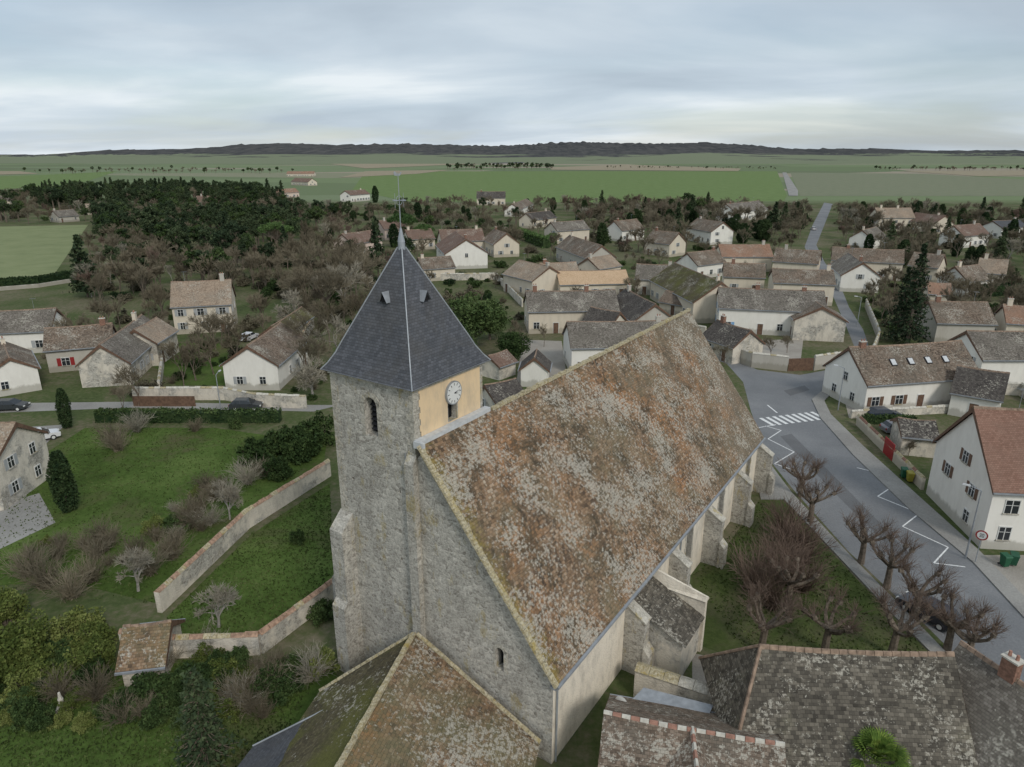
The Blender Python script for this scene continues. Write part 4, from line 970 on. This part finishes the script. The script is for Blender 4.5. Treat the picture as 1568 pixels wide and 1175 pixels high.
def hedge(name,pts,w=1.0,h=1.6,sz=.16,mat='leaf',dens=110):
    mb=MB()
    for i in range(len(pts)-1):
        a=Vector((*P(*pts[i]),0));b_=Vector((*P(*pts[i+1]),0)); d=b_-a; L=d.length; d.normalize(); n_=Vector((-d.y,d.x,0))
        mb.hexa([a-n_*w*.35,b_-n_*w*.35,b_+n_*w*.35,a+n_*w*.35],[v+Vector((0,0,h*.85)) for v in (a-n_*w*.35,b_-n_*w*.35,b_+n_*w*.35,a+n_*w*.35)],1)
        for k in range(int(L*dens)):
            s_=random.random(); u=random.uniform(-.5,.5)*w; z=random.random()*h
            if random.random()<.6: z=h*random.uniform(.85,1.05)
            else: u=math.copysign(w*random.uniform(.4,.55),u)
            mb.tri(a+d*(s_*L)+n_*u+Vector((0,0,z+.15*noise.noise((s_*L*.7,0,i)))),sz*random.uniform(.6,1.3),0)
    mb.obj(name,[mat,'cyp'],None,False)
hedge('clipped_hedge',[(-40,440),(60,434),(110,425)],2,2.0,.3,'cyp',60)
hedge('clipped_hedge',[(560,320),(640,322)],4,3.0,.6,'leaf',15)
hedge('clipped_hedge',[(790,362),(835,380),(850,372)],2.5,4,.4,'umb',40)
hedge('clipped_hedge',[(400,466),(420,440)],1.5,2,.25,'leaf',60)
hedge('clipped_hedge',[(150,645),(430,645)],1.6,1.6,.18,'leaf',90)
hedge('clipped_hedge',[(1320,648),(1400,648)],1.0,1.1,.15,'leaf',90)
hedge('clipped_hedge',[(1490,455),(1560,450)],2,3,.3,'cyp',60)
# ------------------------------------------------------------ individual trees
for px,py,h in ((1165,1000,6.6),(1262,1000,6.4),(1365,1005,6.6),(1450,995,6.2),(1318,862,6.4),(1357,900,6.4),(1400,945,6.4),(1240,800,6.5),(1480,1015,6.0),(1225,760,6.2),(1205,930,6.4)): plant('pollarded_tree','poll',px,py,h,1.05)
for px,py in ((1150,905),(1190,880),(1210,850),(1180,930),(1225,905),(1200,820),(1230,860)): plant('red_twigged_shrub','twigred',px,py,random.uniform(3.6,4.8),.85)
plant('cypress_tree','cyp',104,655,5.2,.9); plant('cypress_tree','cyp',106,782,6.2,1.0); plant('spruce_tree','spruce',318,1165,6.2,1.1)
plant('birch_tree','barepale',352,795,4.2,.8); plant('bare_bush','barepale',335,960,3.6,1.15); plant('bare_tree','barepale',212,905,4,1.0)
plant('evergreen_tree','leafy',725,535,10,1.25); plant('evergreen_tree','leafy',785,555,6,1.1); plant('evergreen_tree','leafy',700,560,7,1); plant('evergreen_tree','leafy',750,520,8,1.1)
plant('umbrella_pine','umb',425,392,12,1.0); plant('umbrella_pine','umb',617,372,12,1.0); plant('umbrella_pine','umb',650,378,9,.9)
plant('fir_tree','fir',1388,528,18.5,1.0); plant('fir_tree','fir',1372,522,14,1.0)
plant('fir_tree','pine',135,455,16,1.1); plant('fir_tree','pine',580,430,17,.8); plant('conifer_tree','thuja',575,310,11,.9)
for px,py,h in ((440,690,4.2),(400,705,3.6),(470,700,3.8),(425,730,2.6),(485,680,4)): plant('laurel_bush','bush',px,py,h)
for px,py,h in ((55,1010,3.4),(110,980,3.2),(20,1030,3.2),(140,1030,2.6),(80,1045,2.4),(10,960,3),(150,990,2.4),(40,1060,2.4)): plant('spring_leaf_bush','bbush',px,py,h)
for px,py,h in ((230,1070,2.4),(280,1055,2.2),(330,1040,2.0),(195,1090,1.8),(490,945,1.8),(180,640,1.6),(30,1080,1.6),(455,830,1.3),(360,655,1.6),(300,560,1.8),(275,580,1.6),(345,1060,1.6)): plant('evergreen_bush','bush',px,py,h)
for px,py,h in ((70,900,3.2),(110,915,3.0),(45,880,3),(140,890,2.6),(230,880,3.0),(265,855,2.6),(210,660,3.2),(180,690,3),(380,740,3),(350,760,2.4),(405,730,2.4),(395,1065,2.2),(420,1050,2),(370,1075,2.2),(480,1040,2.4),(150,1070,2.4),(250,1030,2.2),(175,680,3.4),(300,660,2),(320,1000,2.0)): plant('bare_shrub',random.choice(['twig','twig','twigpale','twig']),px,py,h,1.0)
for px,py,h in ((490,560,9),(470,585,8),(520,560,9),(505,530,9),(545,520,10),(450,545,6),(540,570,8),(560,560,7),(480,610,6),(500,490,12),(470,480,11),(530,480,12),(455,500,8),(520,450,13),(480,440,13),(495,420,13),(545,455,12)): plant('bare_tree',random.choice(['bare','bare','bare','barepale']),px,py,h,1.15)
for px,py,h in ((250,490,8),(330,530,7),(1335,360,11),(1110,560,4),(1150,540,3),(1205,540,3.5),(960,585,4),(1180,545,3.5),(1390,700,2),(215,620,6),(340,530,6),(190,640,5),(155,470,8),(225,455,8)): plant('bare_tree','bare',px,py,h)
# ------------------------------------------------------------ tree masses
BR=[('bfar',7),('bfarred',.6),('bfarpale',.4)]
forest('pine_wood',[(50,306),(100,300),(280,296),(430,302),(440,324),(300,324),(120,324),(50,320)],270,[('pine',4),('scots',5),('bfar',1)],(.85,1.2),3.2)
forest('mixed_pine_wood',[(150,335),(380,335),(460,345),(480,400),(300,400),(150,380)],210,[('scots',7),('bfar',4),('pine',1),('gthick',1)],(.7,1.1),3.6,.8)
forest('bare_woodland',[(130,385),(300,400),(470,405),(560,390),(610,440),(560,520),(470,500),(400,450),(250,460),(140,470)],230,BR+[('thick',3),('gthick',2),('scots',.7)],(.55,1.0),2.4,.7)
forest('bare_woodland_edge',[(0,322),(120,327),(420,316),(540,332),(520,360),(330,335),(0,345)],150,BR+[('thick',2),('scots',4),('gthick',1)],(.6,1.0),4.5,.85)
forest('village_gardens_west',[(430,330),(680,322),(800,330),(860,340),(870,400),(760,420),(660,430),(570,400),(480,380)],220,BR+[('thuja',2),('thick',2),('gthick',3),('scots',1)],(.45,.95),3.3,.93)
forest('village_gardens_east',[(870,324),(960,320),(1240,330),(1235,380),(1180,372),(1050,390),(990,400),(900,370)],290,BR+[('thuja',2.5),('thick',2),('pine',.6),('gthick',1.5)],(.6,1.1),3,.9)
forest('woodland_right',[(1285,330),(1340,325),(1640,335),(1640,440),(1460,450),(1300,400),(1275,350)],310,BR+[('thuja',2),('pine',.8),('thick',2),('gthick',1.5)],(.55,1.05),3,.9)
forest('village_gardens_mid',[(620,430),(1000,400),(1080,480),(1000,500),(800,540),(760,530),(690,500),(620,470)],85,[('bfar',3),('thick',2),('gthick',4),('bush',3)],(.3,.7),2.5,.93)
forest('village_gardens_centre',[(980,380),(1290,385),(1290,470),(1080,480),(980,430)],50,[('bfar',4),('thick',1),('gthick',2)],(.3,.65),2.2,.93)
forest('village_gardens_far_right',[(1290,425),(1440,425),(1568,440),(1568,500),(1440,500),(1340,520),(1320,470)],80,[('bfar',4),('thick',2),('gthick',2)],(.35,.8),2.5,.93)
forest('garden_shrubs_left',[(0,580),(240,470),(360,500),(470,470),(500,600),(480,612),(100,606),(0,600)],110,[('twig',4),('bush',3),('bfar',2),('thick',1)],(.4,.8),2)
forest('distant_tree_belt',[(682,257),(720,254),(840,254),(850,260),(690,262)],130,[('scots',3),('bfar',3)],(.8,1.2),7,.0)
forest('distant_tree_belt_left',[(30,263),(300,260),(480,264),(420,266),(100,267)],110,[('scots',1),('bfar',3)],(.6,1.0),7,0)
forest('distant_tree_belt_right',[(1340,259),(1640,259),(1640,263),(1340,261)],90,[('scots',1),('bfar',3)],(.6,1.0),8,0)
forest('field_hedgerow',[(930,256),(1190,258),(1190,260),(930,258)],60,[('bfar',3),('scots',1)],(.4,.7),6,0)
forest('orchard_left',[(-60,303),(130,303),(130,320),(-60,322)],140,BR+[('scots',2.5)],(.6,.95),4)
forest('village_edge_trees',[(640,318),(1240,322),(1240,330),(860,332),(640,326)],100,BR+[('thuja',2),('scots',1)],(.5,1.0),4)
forest('undergrowth_bottom_left',[(-40,1000),(170,1000),(440,1020),(500,1030),(400,1100),(200,1110),(-40,1120)],60,[('twig',3),('bush',4),('bbush',4)],(.5,1.0),.9)
forest('undergrowth_wall',[(20,860),(240,870),(260,850),(380,760),(300,740),(230,820),(60,830)],30,[('twig',5),('twigpale',1),('bush',1),('bbush',1)],(.5,1.1),1.0)
random.seed(3); mb=MB()
for pol,n in (([(-60,900),(60,700),(130,655),(330,655),(495,690),(380,795),(245,925)],9000),([(505,740),(512,905),(400,990),(275,995),(255,945),(385,818)],7000),([(1062,880),(1165,765),(1285,858),(1370,948),(1440,1018),(1140,1010)],6000),([(-60,1080),(180,1010),(500,1010),(400,1200),(-60,1200)],9000)):
    w=[P(*p) for p in pol]; x0=min(p[0] for p in w);x1=max(p[0] for p in w);y0=min(p[1] for p in w);y1=max(p[1] for p in w); c=0
    while c<n:
        x=random.uniform(x0,x1);y=random.uniform(y0,y1); c+=1
        if inpoly(x,y,w):
            s_=random.uniform(.05,.13); a=random.uniform(0,3.14); mb.face([(x-math.cos(a)*s_,y-math.sin(a)*s_,0),(x+math.cos(a)*s_,y+math.sin(a)*s_,0),(x+random.uniform(-.08,.08),y+random.uniform(-.08,.08),random.uniform(.06,.2))],0)
M['tuft']=leafmat('grass_blade',(0.045,0.066,0.02),(0.085,0.12,0.035),(0.14,0.165,0.065),.3)
mb.obj('grass_tufts',['tuft'],None,False)
# ------------------------------------------------------------ sky, sun, camera
w=bpy.data.worlds.new('World'); sc.world=w; w.use_nodes=True; nt=w.node_tree; nt.nodes.clear()
out=N(nt,'ShaderNodeOutputWorld'); sky=N(nt,'ShaderNodeTexSky',sky_type='NISHITA'); sky.sun_disc=False
SE,SA=math.radians(38),math.radians(150)
sky.sun_elevation=SE; sky.sun_rotation=SA
bg1=N(nt,'ShaderNodeBackground'); bg1.inputs[1].default_value=0.1; nt.links.new(sky.outputs[0],bg1.inputs[0])
tc=N(nt,'ShaderNodeTexCoord').outputs['Generated']; s=N(nt,'ShaderNodeSeparateXYZ'); nt.links.new(tc,s.inputs[0])
zz=math_(nt,'ADD',math_(nt,'MAXIMUM',s.outputs[2],0.0),0.12)
cb=N(nt,'ShaderNodeCombineXYZ'); nt.links.new(math_(nt,'DIVIDE',s.outputs[0],zz),cb.inputs[0])
nt.links.new(math_(nt,'ADD',math_(nt,'MULTIPLY',math_(nt,'DIVIDE',s.outputs[1],zz),1.4),math_(nt,'MULTIPLY',math_(nt,'DIVIDE',s.outputs[0],zz),0.12)),cb.inputs[1])
c1=nz(nt,vadd(nt,cb.outputs[0],(4.2,1.3,0)),0.36,5,0.5,0.3); c2=nz(nt,vadd(nt,cb.outputs[0],(1.2,7.3,2)),0.48,6,0.5,0.4)
ccol=ramp(nt,c2,[(0.32,(0.34,0.41,0.49)),(0.45,(0.47,0.55,0.63)),(0.55,(0.62,0.69,0.75)),(0.66,(0.90,0.93,0.94))])
up=ramp(nt,s.outputs[2],[(0.0,(0.68,0.75,0.82)),(0.06,(0.58,0.68,0.76)),(0.2,(0.57,0.65,0.72)),(0.5,(0.50,0.56,0.62))])
ccol=mix(nt,0.40,ccol,up)
bg2=N(nt,'ShaderNodeBackground'); nt.links.new(ccol,bg2.inputs[0]); bg2.inputs[1].default_value=1.08
ms=N(nt,'ShaderNodeMixShader'); nt.links.new(ramp(nt,c1,[(0.36,(0.5,)*3),(0.54,(0.95,)*3)]),ms.inputs[0]); nt.links.new(bg1.outputs[0],ms.inputs[1]); nt.links.new(bg2.outputs[0],ms.inputs[2]); nt.links.new(ms.outputs[0],out.inputs[0])
ld=bpy.data.lights.new('sun','SUN'); ld.energy=1.5; ld.angle=math.radians(14); ld.color=(1,.95,.88)
lo=bpy.data.objects.new('sun',ld); sc.collection.objects.link(lo)
dv=Vector((math.sin(SA)*math.cos(SE),math.cos(SA)*math.cos(SE),math.sin(SE))); lo.rotation_euler=dv.to_track_quat('Z','Y').to_euler()
cd=bpy.data.cameras.new('camera'); cam=bpy.data.objects.new('camera',cd); sc.collection.objects.link(cam); sc.camera=cam
cd.sensor_width=36; cd.lens=F/1568*36; cd.clip_end=20000; cd.clip_start=.5
cam.location=(0,0,H); cam.rotation_euler=(math.pi/2-PITCH,0,0)
print('objects',len(bpy.data.objects))
